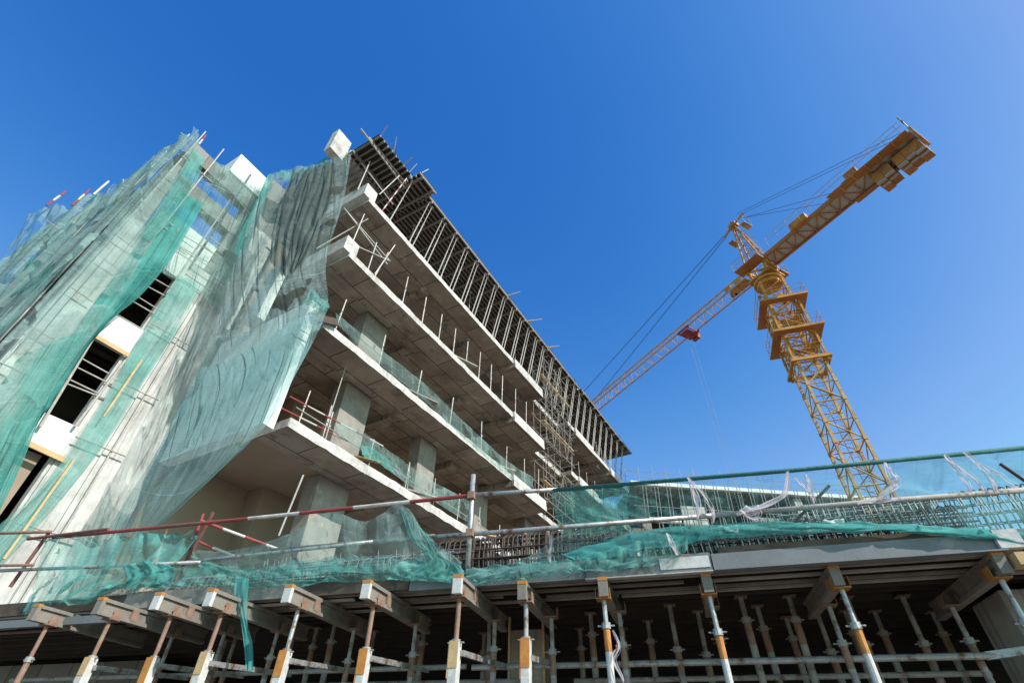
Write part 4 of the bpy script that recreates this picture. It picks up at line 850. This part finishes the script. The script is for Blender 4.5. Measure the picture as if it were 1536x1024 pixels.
gpart('rear_wall', lambda m: m.box((-3, 5, 3.5), (27.5, 5.3, 20.9)), M['dark'])
for i in range(6): gpart('column', lambda m: m.box((1.5+i*5.0, 2.2, 3.5), (2.3+i*5.0, 3.0, 20.88)), M['column'])
for i in range(26):
    u = .8+i*1.05
    for du_ in (0, .28): e_ = MB(); e_.tube([(u+du_, -.35, 16.2), (u+du_+.22, -.5, 21.15)], .03, 6); e_.build('raking_prop', M['prop'], bb, FG)
gpart('ledger', lambda m: [m.tube([(0, -.4, z), (27, -.4, z)], .03, 5) for z in (17.6, 18.9)], M['prop'])
gpart('railing', lambda m: [m.tube([(-.2, .1, z), (28, .1, z)], .022, 5) for z in (21.75, 22.25)] + [m.tube([(-.2+i*1.25, .1, 21.2), (-.2+i*1.25+.05, .1, 22.5+.25*(i % 3))], .022, 5) for i in range(23)], M['prop'])
for (a, b, mt) in (((-1.6, -.6, 16.1), (-.7, .2, 17.3), 'column'), ((1.2, -.3, 17.75), (3.9, .1, 18.05), 'white'), ((4.3, .2, 17.502), (6.4, .3, 19.4), 'fascia'), ((10.5, .4, 17.502), (13.2, .5, 18.9), 'column'), ((15.0, .4, 17.502), (15.7, 1.1, 20.8), 'fascia'), ((19.5, .4, 17.502), (22.5, .5, 19.2), 'column'), ((-.6, -.2, 9.9), (.1, .5, 16.08), 'white'), ((2.3, .55, 9.9), (3.0, 1.2, 13.39), 'fascia'), ((7.2, .65, 13.702), (7.9, 1.3, 17.19), 'fascia')):
    gpart('wall_panel' if b[0]-a[0] > 1 else 'pier', lambda m: m.box(a, b), M[mt])

# ------------------------------------------------------------------ debris nets
def catmull(P, t):
    n = len(P)-1; x = t*n; i = min(int(x), n-1); f = x-i
    p0 = P[max(i-1, 0)]; p1 = P[i]; p2 = P[i+1]; p3 = P[min(i+2, n)]
    return .5*((2*p1) + (p2-p0)*f + (2*p0-5*p1+4*p2-p3)*f*f + (3*p1-p0-3*p2+p3)*f**3)
NP0 = FB @ Vector((-.84, -.2, 0)); NP1 = FB @ Vector((-2.5, 4.5, 0)); NPN = (NP1-NP0).cross(Vector((0, 0, 1))).normalized()
def onN(x, y, o): return hit(x, y, NP0 + NPN*o, NPN)
FNS = {'B': onB, 'P': onP, 'N': onN, 'L': lambda u, y, z: FB @ Vector((u, y, z))}
def cloth(rows, nu, nv, fold=.05, freq=9, seed=0, ragged=.0, plane='B', crease=.0, shear=0):
    """rows of measured points hung at real depths -> a draped sheet with folds along its fall"""
    W = []
    for r in rows: W.append([FNS[q[3] if len(q) > 3 else plane](*q[:3]) for q in r])
    out = []
    for j in range(nv+1):
        v = j/nv; line = []
        cols = [[W[i][k] for i in range(len(W))] for k in range(len(W[0]))]
        ctl = [catmull(c, v) for c in cols]
        for i in range(nu+1):
            u = i/nu; p = catmull(ctl, u); line.append(p)
        out.append(line)
    # fold displacement along the local normal
    res = []
    for j in range(nv+1):
        line = []
        for i in range(nu+1):
            p = out[j][i]; a = out[j][min(i+1, nu)]-out[j][max(i-1, 0)]; b = out[min(j+1, nv)][i]-out[max(j-1, 0)][i]
            n = a.cross(b); n = n.normalized() if n.length > 1e-9 else Vector((0, 0, 1))
            u, v = i/nu, j/nv
            ph = freq*u*.8 + 2.6*noise.noise(Vector((u*2.2, v*1.5, seed))); am = max(0, .3+1.2*noise.noise(Vector((u*3.1, v*1.7, seed+60))))
            d = fold*(math.sin(2*math.pi*ph)*.55*am + noise.noise(Vector((u*freq*1.3, v*1.6, seed+5)))*.9 + noise.noise(Vector((u*freq*3, v*4, seed+9)))*.35)
            if crease:
                cr = noise.noise(Vector(((u-shear*v)*freq*1.1, v*1.2, seed+20))); d += crease*max(0, 1-abs(cr)*9)*(1 if noise.noise(Vector((u*4, v*4, seed+30))) > -.15 else 0)
            e = 1 if not ragged else 1
            q = p+n*d
            if ragged and (j in (0, nv) or i in (0, nu)): q = q + (b.normalized() if b.length else n)*ragged*noise.noise(Vector((u*14, v*14, seed+40)))
            line.append(q)
        res.append(line)
    return res
def net(label, rows, mat, nu=60, nv=60, plane='B', group='green debris nets', **k):
    mb = MB(); mb.grid(cloth(rows, nu, nv, plane=plane, **k)); o = mb.build('debris_net', M[mat], smooth=True)
    return tag(o, label, 'debris net', group)
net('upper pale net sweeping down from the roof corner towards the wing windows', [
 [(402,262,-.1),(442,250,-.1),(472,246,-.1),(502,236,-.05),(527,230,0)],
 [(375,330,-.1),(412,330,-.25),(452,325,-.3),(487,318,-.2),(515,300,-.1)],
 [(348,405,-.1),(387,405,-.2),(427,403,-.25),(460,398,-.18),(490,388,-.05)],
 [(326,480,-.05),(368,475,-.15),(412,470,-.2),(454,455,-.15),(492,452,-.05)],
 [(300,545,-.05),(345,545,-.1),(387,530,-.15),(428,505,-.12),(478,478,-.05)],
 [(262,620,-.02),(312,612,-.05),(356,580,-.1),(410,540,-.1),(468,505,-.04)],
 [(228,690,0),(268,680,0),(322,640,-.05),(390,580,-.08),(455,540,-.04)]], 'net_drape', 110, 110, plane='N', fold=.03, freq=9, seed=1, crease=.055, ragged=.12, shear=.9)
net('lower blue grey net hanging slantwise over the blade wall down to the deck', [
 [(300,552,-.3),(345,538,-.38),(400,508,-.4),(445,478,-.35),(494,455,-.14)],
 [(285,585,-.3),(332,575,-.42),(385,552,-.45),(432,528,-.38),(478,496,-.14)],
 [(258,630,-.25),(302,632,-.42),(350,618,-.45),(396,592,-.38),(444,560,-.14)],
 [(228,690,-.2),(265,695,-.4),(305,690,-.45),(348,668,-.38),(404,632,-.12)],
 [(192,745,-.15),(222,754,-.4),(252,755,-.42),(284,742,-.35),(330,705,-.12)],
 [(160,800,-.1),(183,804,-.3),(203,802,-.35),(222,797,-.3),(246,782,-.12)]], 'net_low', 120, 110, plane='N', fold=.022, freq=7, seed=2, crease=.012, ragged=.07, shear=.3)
net('narrow gathered fold of teal net at the right tip of the sweeping nets', [
 [(466,432,-.4),(480,444,-.3),(496,458,-.12)], [(460,446,-.45),(476,453,-.4),(494,461,-.15)], [(456,456,-.45),(472,461,-.4),(490,467,-.15)]], 'net_mid', 24, 20, plane='N', fold=.10, freq=4, seed=12, crease=.06, ragged=.12)
net('dark folded net bunched below the roof corner', [
 [(440,258,-.35),(470,250,-.4),(500,240,-.3)], [(418,310,-.5),(455,300,-.5),(495,295,-.35)], [(408,350,-.5),(438,355,-.5),(476,345,-.4)], [(405,392,-.45),(428,412,-.5),(450,395,-.4)]], 'net_grey', 60, 60, plane='N', fold=.09, freq=6, seed=3, crease=.09, ragged=.3)
net('green net flap flying over the roof edge between the white upstands', [
 [(415,258,-4.0),(455,252,-3.4),(496,234,-2.6)], [(420,272,-3.8),(455,268,-3.0),(492,248,-2.4)]], 'net_dense', 30, 8, fold=.12, freq=4, seed=4, ragged=.12)
net('very thin net over the open top storey of the corner wing', [
 [(288,228,-6.1),(325,243,-4.9),(362,258,-4.7),(404,268,-4.5)],
 [(262,298,-5.2),(300,308,-4.8),(340,322,-4.7),(380,328,-4.5)],
 [(236,358,-4.9),(275,372,-4.8),(315,388,-4.7),(352,402,-4.45)],
 [(222,400,-4.8),(262,418,-4.8),(298,440,-4.7),(330,470,-4.4)]], 'net_thin', 50, 50, fold=.05, freq=7, seed=5, crease=.06)
net('green rope of twisted net hanging between the open storey and the pale net', [
 [(402,262,-4.3),(412,262,-4.2)], [(378,315,-4.3),(392,318,-4.2)], [(362,345,-4.3),(376,362,-4.2)], [(350,380,-4.2),(362,392,-4.1)]], 'net_dense', 8, 30, fold=.08, freq=2, seed=6)
net('narrow teal net strip right of the corner wing windows', [
 [(268,412,-4.75),(302,425,-4.7)], [(226,480,-4.75),(264,500,-4.7)], [(190,543,-4.75),(224,560,-4.7)], [(132,638,-4.7),(165,655,-4.65)], [(62,730,-4.6),(92,748,-4.6)], [(-30,810,-4.5),(-20,870,-4.5)]], 'net_mid', 24, 90, fold=.05, freq=4, seed=7)
net('dense teal net band falling left of the corner wing windows', [
 [(262,282,-5.1),(282,292,-4.9),(306,306,-4.75)], [(203,370,-4.9),(228,382,-4.75),(258,386,-4.7)], [(152,440,-4.8),(178,452,-4.7),(208,446,-4.65)], [(105,502,-4.75),(126,514,-4.7),(152,490,-4.65)],
 [(55,575,-4.7),(78,592,-4.65),(99,562,-4.6)], [(8,642,-4.65),(32,658,-4.6),(66,615,-4.55)], [(-35,695,-4.6),(-5,724,-4.55),(30,702,-4.5)], [(-70,770,-4.5),(-35,810,-4.5),(-2,770,-4.5)]], 'net_dense', 40, 110, fold=.06, freq=5, seed=8, crease=.07, ragged=.04)
net('pale net covering the front of the corner wing left of its windows', [
 [(306,238,-4.75),(298,224,-4.8),(-5.22,4.70,20.9,'L')], [(268,300,-4.75),(228,318,-4.72),(-5.22,4.70,16.9,'L')], [(215,385,-4.72),(165,398,-4.7),(-5.22,4.70,13.2,'L')],
 [(160,470,-4.7),(100,478,-4.68),(-5.22,4.70,10.6,'L')], [(105,560,-4.68),(40,562,-4.66),(-5.22,4.70,8.2,'L')], [(50,640,-4.65),(-20,642,-4.62),(-5.22,4.7,6.3,'L')], [(0,735,-4.6),(-70,730,-4.6),(-5.22,4.7,4.4,'L')]], 'net_pale', 60, 110, fold=.07, freq=5, seed=9, crease=.06)
net('broad dusty net hung along the side face of the corner wing', [
 [(-5.15,4.75,20.9),(-5.25,6.5,20.5),(-5.2,8.5,20.9),(-5.25,10.5,20.6),(-5.2,12.2,20.9)], [(-5.25,4.7,16),(-5.35,6.5,16),(-5.3,8.5,16),(-5.4,10.5,16),(-5.3,12.4,16)],
 [(-5.25,4.7,11),(-5.4,6.5,11),(-5.35,8.5,11),(-5.4,10.5,11),(-5.3,12.4,11)], [(-5.25,4.7,5),(-5.35,6.5,5),(-5.3,8.5,5),(-5.35,10.5,5),(-5.3,12.4,5)]], 'net_pale', 100, 90, plane='L', fold=.16, freq=9, seed=17, crease=.22, ragged=.25)
net('dusty net on the rear stretch of the side scaffold', [
 [(-5.3,12.0,21.6),(-5.5,13.5,22.3),(-5.4,15.5,21.9),(-5.6,18,22.4),(-5.4,21,21.2)], [(-5.4,12.0,17),(-5.7,13.5,17),(-5.5,15.5,17),(-5.7,18,17),(-5.5,21,17)], [(-5.4,12.0,12),(-5.6,13.5,12),(-5.5,15.5,12),(-5.6,18,12),(-5.5,21,12)], [(-5.4,12,6),(-5.5,13.5,6),(-5.5,15.5,6),(-5.5,18,6),(-5.5,21,6)]], 'net_pale', 90, 70, plane='L', fold=.22, freq=7, seed=18, crease=.2, ragged=.4)
net('teal net lying over the lower left end of the side face', [
 [(140,490,-4.6),(60,520,-4.7),(-10,560,-6)], [(90,575,-4.6),(20,580,-4.7),(-40,610,-5.8)], [(50,640,-4.58),(-15,645,-4.65),(-70,680,-5.4)], [(0,735,-4.55),(-50,720,-4.6),(-100,740,-5)]], 'net_mid', 40, 50, fold=.06, freq=4, seed=10, crease=.08)
net('narrow fold of teal net hanging from the highest pole tip', [
 [(290,222,-4.7),(308,240,-4.7)], [(268,262,-4.65),(290,282,-4.6)], [(238,310,-4.62),(262,325,-4.6)], [(210,350,-4.6),(225,362,-4.58)]], 'net_mid', 20, 40, fold=.08, freq=3, seed=16, crease=.06)
net('thin net on the farther stretch of the side scaffold', [
 [(166,303,-11.5),(148,288,-12.2),(120,310,-13),(96,325,-13.6)], [(128,398,-9.9),(105,390,-11),(75,392,-12.3),(45,400,-13.4)], [(70,488,-9.1),(40,485,-10.2),(5,490,-11.5),(-30,500,-12.6)], [(5,590,-8.1),(-25,590,-9),(-60,595,-10),(-90,600,-11)]], 'net_thin', 40, 50, fold=.15, freq=5, seed=13, crease=.08)
net('crumpled teal net around the farthest pole of the side scaffold', [
 [(108,320,-13.2),(84,306,-13.9),(62,313,-14.6),(44,322,-15.2)], [(92,345,-13.0),(66,338,-13.8),(44,345,-14.6),(24,355,-15.4)], [(62,400,-12.8),(36,392,-13.6),(10,400,-14.6),(-15,405,-15.4)], [(0,470,-12.6),(-20,470,-13.6),(-40,470,-14.6),(-70,470,-15.4)]], 'net_pale', 36, 36, fold=.22, freq=4, seed=14, ragged=.2)
net('small bunched teal net stuck on the side scaffold', [
 [(40,395,-9.3),(60,388,-9.1),(78,400,-9.0)], [(22,418,-9.2),(48,420,-9.0),(70,424,-8.9)], [(15,440,-9.1),(35,445,-8.9),(55,442,-8.8)]], 'net_dense', 24, 20, fold=.2, freq=4, seed=15, ragged=.25)

# poles and ledgers of the scaffold on the corner wing
def wtube(a, b, label, m='palesteel', r=.026, stripe=False):
    p, q = onB(*a), onB(*b)
    if stripe: return striped('scaffold_tube', [p, q], r, label, 'scaffold tube', 'scaffold tubes around the corner wing', seg=.35)
    mb = MB(); mb.tube([p, q], r, 8); return tag(mb.build('scaffold_tube', M[m]), label, 'scaffold tube', 'scaffold tubes around the corner wing')
wtube((309,203,-5.6), (262,262,-5.6), 'red and white pole tip standing highest over the left nets', r=.035, stripe=True)
wtube((163,272,-11.8), (140,292,-11.8), 'right one of the three pole tips over the side scaffold', 'tubewhite', .045)
wtube((135,284,-12.6), (108,308,-12.6), 'middle one of the three pole tips over the side scaffold', r=.04, stripe=True)
wtube((99,287,-13.8), (70,308,-13.8), 'left one of the three pole tips over the side scaffold', r=.045, stripe=True)
wtube((240,248,-8.2), (196,282,-10.0), 'thin red and white tube lying along the top of the side nets', r=.03, stripe=True)
wtube((292,220,-5.4), (310,240,-5.0), 'short tube dropping from the highest pole tip', r=.025)
for k, (a, b) in enumerate((((345,285,-4.85),(395,345,-4.85)), ((250,360,-4.85),(330,410,-4.85)), ((262,345,-4.8),(345,395,-4.8)), ((215,320,-4.85),(290,372,-4.85)), ((200,400,-4.85),(270,440,-4.85)), ((186,432,-4.8),(250,472,-4.8)), ((150,470,-5.4),(95,430,-6.6)), ((110,540,-5.3),(60,505,-6.4)), ((70,330,-12.5),(150,390,-10.4)))):
    wtube(a, b, f'thin level tube seen through the left nets, {nth(k+1)} from the top right', r=.018)
wtube((376,262,-4.9), (285,402,-4.9), 'dark drain pipe sloping across the open top storey behind the thin net', 'cable', .035)
wtube((345,300,-4.9), (250,440,-4.88), 'upright tube standing before the open top storey', r=.024)
wtube((140,507,-4.85), (60,640,-4.85), 'pale upright tube along the left side of the lower window', r=.035)
wtube((188,540,-4.85), (112,640,-4.85), 'pale upright tube along the right side of the lower window', r=.035)
for k, (a, b) in enumerate((((118,535,-4.95),(163,560,-4.95)), ((104,545,-4.95),(168,577,-4.95)), ((98,566,-4.95),(152,592,-4.95)), ((92,572,-4.95),(158,598,-4.95)), ((222,430,-5.0),(250,445,-5.0)), ((196,450,-5.0),(230,470,-5.0)), ((172,470,-4.98),(212,493,-4.98)))):
    wtube(a, b, f'pale horizontal bar across the dark wing windows, {["top bar of the lower window","second bar of the lower window","third bar of the lower window","bottom bar of the lower window","top bar of the upper window","middle bar of the upper window","sill bar of the upper window"][k]}', r=.022)
for (a, b, l) in (((131,497,-4.9),(193,533,-4.9),'yellow timber lintel plank over the lower wing window'), ((36,662,-4.9),(101,692,-4.9),'yellow timber plank under the lower white spandrel'), ((212,540,-4.72),(155,625,-4.72),'thin yellow batten hanging on the net right of the lower window'), ((110,690,-4.6),(5,838,-4.55),'long yellow batten hanging on the net strip at lower left')):
    p, q = onB(*a), onB(*b); mb = MB(); mb.bar(p, q, .05, .13 if 'plank' in l else .06, (DN.x, DN.y, 0) if 'batten' in l else (0, 0, 1)); tag(mb.build('timber_plank', M['timber']), l, 'plank')

def wingscaf(label, base, stds, leds):
    e = empty('scaffold_bay', FB @ Matrix.Translation(base), label, 'scaffold', 'scaffold bays on the corner wing')
    for a, b in stds: mb = MB(); mb.tube([a, b], .025, 7); mb.build('standard', M['palesteel'], e, FB)
    for a, b in leds: mb = MB(); mb.tube([a, b], .022, 7); mb.build('ledger', M['palesteel'], e, FB)
wingscaf('scaffold bay hugging the front of the corner wing behind its nets', (-3, 4.8, 3.6), [((u, 4.82, 3.6), (u+random.uniform(-.05, .05), 4.84, 21.3)) for u in (-4.9, -4.05, -1.75)],
         [((-5.0, 4.78, z), (-4.0+random.uniform(-.3, .5), 4.8, z+random.uniform(-.05, .05))) for z in (5, 6.4, 7.2, 9.2, 10.4, 12, 13.4, 14.4, 16.2, 17.5, 19.2)] + [((-2.7, 4.8, z), (-1.4, 4.78, z+.04)) for z in (6, 8.3, 10.2, 12.4, 14.8, 15.4, 16.9)])
wingscaf('scaffold along the side face of the corner wing behind dusty nets', (-5.1, 9, 3.6), [((-5.12, y, 3.6), (-5.15, y+random.uniform(-.1, .1), 21.2+random.uniform(0, 1.2))) for y in (6, 7.6, 9.2, 10.8, 12.6, 14.4, 16.4, 18.6)],
         [((-5.08, 5, z), (-5.1, 20, z+.1)) for z in (6, 8, 10, 12, 14, 16, 18, 19.4, 20.6)])
for k, (y, z0, z1, y2) in enumerate(((5.2, 20.3, 21.3, 6.8), (7.0, 20.4, 21.5, 8.4), (8.4, 20.3, 21.2, 10.5), (9.6, 20.6, 21.9, 10.6), (11.5, 21.0, 22.6, 12.4), (13.2, 21.4, 23.1, 13.8), (15.3, 21.4, 22.8, 16.6), (17.2, 21.6, 23.0, 18))):
    mb = MB(); mb.tube([(-5.2, y, z0), (-5.3, y2, z1)], .03, 7); tag(mb.build('scaffold_tube', M['palesteel'], frame=FB), f'tube leaning out above the side nets of the corner wing, {nth(k+1)} from the wing corner', 'scaffold tube', 'scaffold tubes around the corner wing')
# nets on the podium edge
net('crumpled teal net spilling over the deck edge at the left', [
 [(70,800,.05),(150,805,.02),(230,798,0),(300,800,-.1)], [(60,840,.12),(130,848,.1),(210,842,.08),(270,838,0)], [(48,875,.18),(110,868,.2),(190,862,.15),(240,858,.1)], [(30,920,.2),(75,905,.22),(125,905,.2),(165,880,.15)]], 'net_rag', 70, 60, 'P', fold=.06, freq=6, seed=21, crease=.09, ragged=.16)
net('loose teal net tuft hanging on the middle rail', [
 [(185,850,.12),(215,842,.1),(262,848,.05)], [(192,868,.15),(225,862,.13),(258,872,.08)], [(182,880,.15),(200,884,.14),(232,876,.1)]], 'net_dense', 30, 20, 'P', fold=.06, freq=5, seed=22, ragged=.1)
net('sagging grey net slung between the red struts and the upright post', [
 [(288,822,-.05),(350,825,.02),(440,795,.06),(490,768,.06),(548,778,.04),(604,756,.06),(640,800,.04),(692,842,.06)],
 [(290,838,0),(350,845,.08),(430,828,.1),(490,800,.12),(548,810,.1),(608,792,.1),(645,825,.08),(692,855,.08)],
 [(300,852,.05),(360,858,.12),(440,852,.12),(500,846,.14),(560,838,.12),(612,836,.12),(650,848,.1),(692,866,.1)]], 'net_thin', 90, 30, 'P', fold=.03, freq=10, seed=23, crease=.04)
net('dense teal lower band of the sagging net along the deck edge', [
 [(285,832,.02),(350,852,.08),(420,850,.1),(500,846,.1),(590,850,.08),(640,838,.06),(692,848,.08)], [(300,850,.06),(360,868,.12),(420,866,.12),(500,860,.12),(590,858,.1),(640,860,.1),(692,872,.1)]], 'net_mid', 90, 12, 'P', fold=.035, freq=12, seed=24, ragged=.02)
net('teal net swag bunched over the edge boards left of the upright post', [
 [(215,858,.04),(300,846,.05),(380,850,.06),(470,838,.06),(560,832,.06),(640,838,.06),(695,852,.06)], [(220,872,.1),(300,864,.12),(380,866,.13),(470,858,.13),(560,852,.13),(640,856,.12),(695,864,.1)],
 [(232,884,.1),(300,878,.12),(385,880,.13),(470,874,.13),(560,868,.13),(640,872,.12),(690,876,.1)]], 'net_rag', 120, 26, 'P', fold=.05, freq=16, seed=33, crease=.06, ragged=.06)
net('dense fold of teal net under the right part of the sagging net', [
 [(600,758,.07),(618,775,.06),(640,800,.05)], [(612,800,.12),(645,822,.1),(665,835,.1)], [(640,838,.14),(668,846,.12),(694,852,.1)], [(600,862,.14),(650,866,.12),(694,872,.1)]], 'net_mid', 24, 30, 'P', fold=.05, freq=5, seed=25, crease=.06)
net('long torn strip of teal net hanging straight down below the deck', [
 [(354,868,.2),(374,868,.2)], [(352,895,.22),(372,893,.22)], [(356,912,.25),(371,912,.24)], [(362,935,.26),(373,940,.25)], [(366,968,.27),(379,966,.26)], [(369,1006,.28),(379,1004,.27)]], 'net_dense', 10, 50, 'P', fold=.035, freq=2, seed=26, ragged=.04)
net('teal net stretched along the deck edge right of the upright post', [
 [(700,852,.08),(790,842,.08),(870,835,.1),(960,812,.1),(1030,805,.1)], [(697,862,.12),(790,855,.12),(870,850,.12),(960,838,.13),(1030,826,.12)], [(712,877,.1),(790,866,.13),(870,858,.13),(960,850,.12),(1000,842,.12)]], 'net_mid', 90, 20, 'P', fold=.04, freq=12, seed=27, crease=.06, ragged=.04)
net('thick teal band of net sagging along the right half of the deck', [
 [(840,830,-.1),(960,796,.0),(1080,786,.06),(1200,782,.1),(1330,784,.1),(1440,790,.08),(1560,800,.08)], [(860,838,-.05),(960,806,.04),(1080,793,.12),(1200,790,.14),(1330,793,.14),(1440,800,.12),(1560,812,.1)], [(880,842,0),(960,826,.05),(1080,808,.1),(1200,800,.12),(1330,797,.12),(1440,806,.1),(1560,816,.1)]], 'net_dense', 110, 22, 'P', fold=.026, freq=11, seed=28, ragged=.03, crease=.02)
net('open teal net between the middle rail and the thick band', [
 [(1000,790,.0),(1080,772,.03),(1180,764,.04),(1290,754,.04),(1420,748,.04),(1560,738,.04)], [(1000,805,0),(1080,784,.05),(1180,774,.06),(1290,772,.06),(1420,770,.06),(1560,768,.06)], [(1000,822,0),(1080,798,.04),(1180,787,.06),(1290,786,.08),(1420,792,.08),(1560,802,.08)]], 'net_sky', 70, 24, 'P', fold=.03, freq=9, seed=29)
net('light net stretched between the green top rail and the middle rail', [
 [(835,735,.02),(960,727,.02),(1080,716,.02),(1200,706,.02),(1370,689,.02),(1560,670,.02)], [(850,762,0),(960,750,0),(1080,742,0),(1200,736,0),(1370,722,0),(1560,708,0)], [(868,785,.0),(960,783,.0),(1080,771,.0),(1200,762,.0),(1370,748,.0),(1560,735,.0)]], 'net_sky', 110, 40, 'P', fold=.05, freq=12, seed=30, crease=.05)
net('darker net panel just right of the first bare top rail', [
 [(826,738,-.02),(880,735,-.02),(945,729,-.02)], [(832,765,-.05),(885,760,-.04),(940,752,-.04)], [(842,800,-.05),(900,800,-.04),(945,795,-.04)]], 'net_mid', 30, 24, 'P', fold=.04, freq=5, seed=31)
net('teal net lapped over the stirrup cage right of the post', [
 [(830,806,-.3),(880,792,-.3),(960,780,-.25)], [(800,830,-.2),(880,818,-.2),(960,800,-.15)], [(760,846,-.1),(860,838,-.1),(960,820,-.05)]], 'net_thin', 36, 24, 'P', fold=.03, freq=5, seed=32)
# nets behind the balcony rails
net('pale net band hung along the middle balcony edge', [
 [(503,468,.02),(560,515,.02),(640,578,.02),(700,636,.02),(760,690,.02),(800,716,.02)], [(505,478,.05),(562,532,.06),(640,592,.05),(700,654,.06),(760,706,.05),(800,730,.05)], [(508,488,.03),(562,540,.03),(640,604,.03),(700,660,.03),(760,712,.03),(800,740,.03)]], 'net_thin', 90, 10, fold=.03, freq=14, seed=41)
net('crumpled net draped on the lowest balcony rail', [
 [(505,628,.03),(545,648,.03),(590,680,.03),(640,715,.03),(705,752,.03)], [(505,640,.06),(548,668,.07),(590,700,.05),(640,735,.05),(705,772,.05)], [(508,655,.03),(550,682,.03),(592,712,.03),(640,745,.03),(705,785,.03)]], 'net_thin', 70, 12, fold=.05, freq=9, seed=42)
net('small teal tuft of net on the lowest balcony edge', [[(540,668,.08),(560,672,.08),(590,695,.08)], [(545,684,.1),(565,692,.1),(592,710,.1)]], 'net_mid', 20, 8, fold=.06, freq=3, seed=43, ragged=.08)
# net on the background building
def gnet(label, u0, u1, z0, z1, y, mat, seed):
    mb = MB(); rows = [[Vector((u0+(u1-u0)*i/50, y-.25*abs(math.sin(i*.9+seed))*.5+.15*noise.noise(Vector((i*.3, j*.4, seed))), z1+(z0-z1)*j/14)) for i in range(51)] for j in range(15)]
    mb.grid(rows); tag(mb.build('debris_net', M[mat], frame=FG, smooth=True), label, 'debris net', 'green debris nets')
gnet('dark green net across the front of the background building', 2.5, 27, 13.2, 17.4, -.6, 'net_dark', 1)
gnet('thin dark net at the left end of the background building', -2.5, 8.5, 8.5, 13.2, .1, 'net_dark', 2)

# ------------------------------------------------------------------ barrier tape tied to the rails
def tape(label, pts, wd, off=.09):
    W = [onP(x, y, off) for x, y in pts]; k = 26; mb = MB(); sd_ = len(label)*.7
    for st in range(3):
        L = []; w_ = wd*(.55, .32, .22)[st]; sh = (0, .35, -.4)[st]*wd
        for i in range(k+1):
            t = i/k; p = catmull(W, t); q = catmull(W, min(1, t+.03)); r_ = catmull(W, max(0, t-.03)); d = (q-r_).normalized()
            a = 2.2*noise.noise(Vector((t*2.5, st*3.1, sd_))); side = d.cross(PN).normalized(); sdv = side*math.cos(a) + PN*math.sin(a)
            p = p + side*(sh*math.sin(3.1*t)+.012*noise.noise(Vector((t*5, st, sd_+4)))) + PN*(.012*st+.02*noise.noise(Vector((t*4, st, sd_+9))))
            wq = w_*(.75+.5*noise.noise(Vector((t*6, st, sd_+2))))
            L.append([p-sdv*wq/2, p+PN*.004*math.sin(9*t), p+sdv*wq/2])
        mb.grid(L)
    o = mb.build('barrier_tape', M['tapecloth'], smooth=True)
    tag(o, label, 'tape', 'tapes tied to the podium rails')
tape('broad white tape falling from the top rail left of the tape bundle', [(1032,716),(1042,740),(1048,760),(1046,778)], .075)
tape('thin tape crossing behind the broad white tape', [(1034,718),(1055,742),(1068,762),(1070,784)], .05)
tape('white tape curving down to the tape bundle', [(1182,708),(1178,738),(1160,752),(1120,768)], .075)
tape('tape bundle knotted on the middle rail', [(1105,772),(1120,764),(1138,770),(1128,776),(1110,766)], .09, .07)
tape('straight pinkish tape left of the crane mast', [(1208,712),(1216,732),(1222,758)], .055)
tape('thin tape slanting beside the pinkish tape', [(1192,716),(1206,730),(1216,742)], .045)
tape('frayed tape knot on the top rail over the crane foot', [(1328,694),(1335,715),(1346,722),(1330,738),(1318,748)], .085)
tape('short frayed tape tail over the crane foot', [(1334,700),(1344,718),(1340,732)], .05)
tape('left one of the paired tapes at the right', [(1416,682),(1430,700),(1446,720),(1456,738)], .06)
tape('thin tape leaving the left paired tape', [(1424,692),(1448,708),(1466,724),(1478,738)], .05)
tape('right one of the paired tapes at the right', [(1446,678),(1472,702),(1486,718),(1492,740)], .065)
tape('thin tape reaching towards the right picture edge', [(1462,694),(1488,706),(1508,718),(1526,732)], .05)
tape('tape wound on the left end of the pale middle rail', [(1286,756),(1306,752),(1330,750),(1350,748)], .06, .06)
tape('pink tape hanging on the stirrup cage', [(820,792),(826,810),(825,830),(826,844)], .05, -.05)
tape('tape tied low on the dense net at the centre right', [(1000,800),(1008,815),(1016,832)], .06, .18)
tape('striped tape wound round the prop left of centre right', [(919,945),(928,968),(922,990),(936,1022)], .06, .07)
p_, q_ = FB @ Vector((-.55, -.1, ZB[1]-.02)), FB @ Vector((.32, -.16, ZB[1]+.42)); mb = MB(); mb.bar(p_, q_, .06, .24); tag(mb.build('timber_plank', M['browntimber']), 'dark brown plank wedged under the left corner of the middle slab', 'plank')
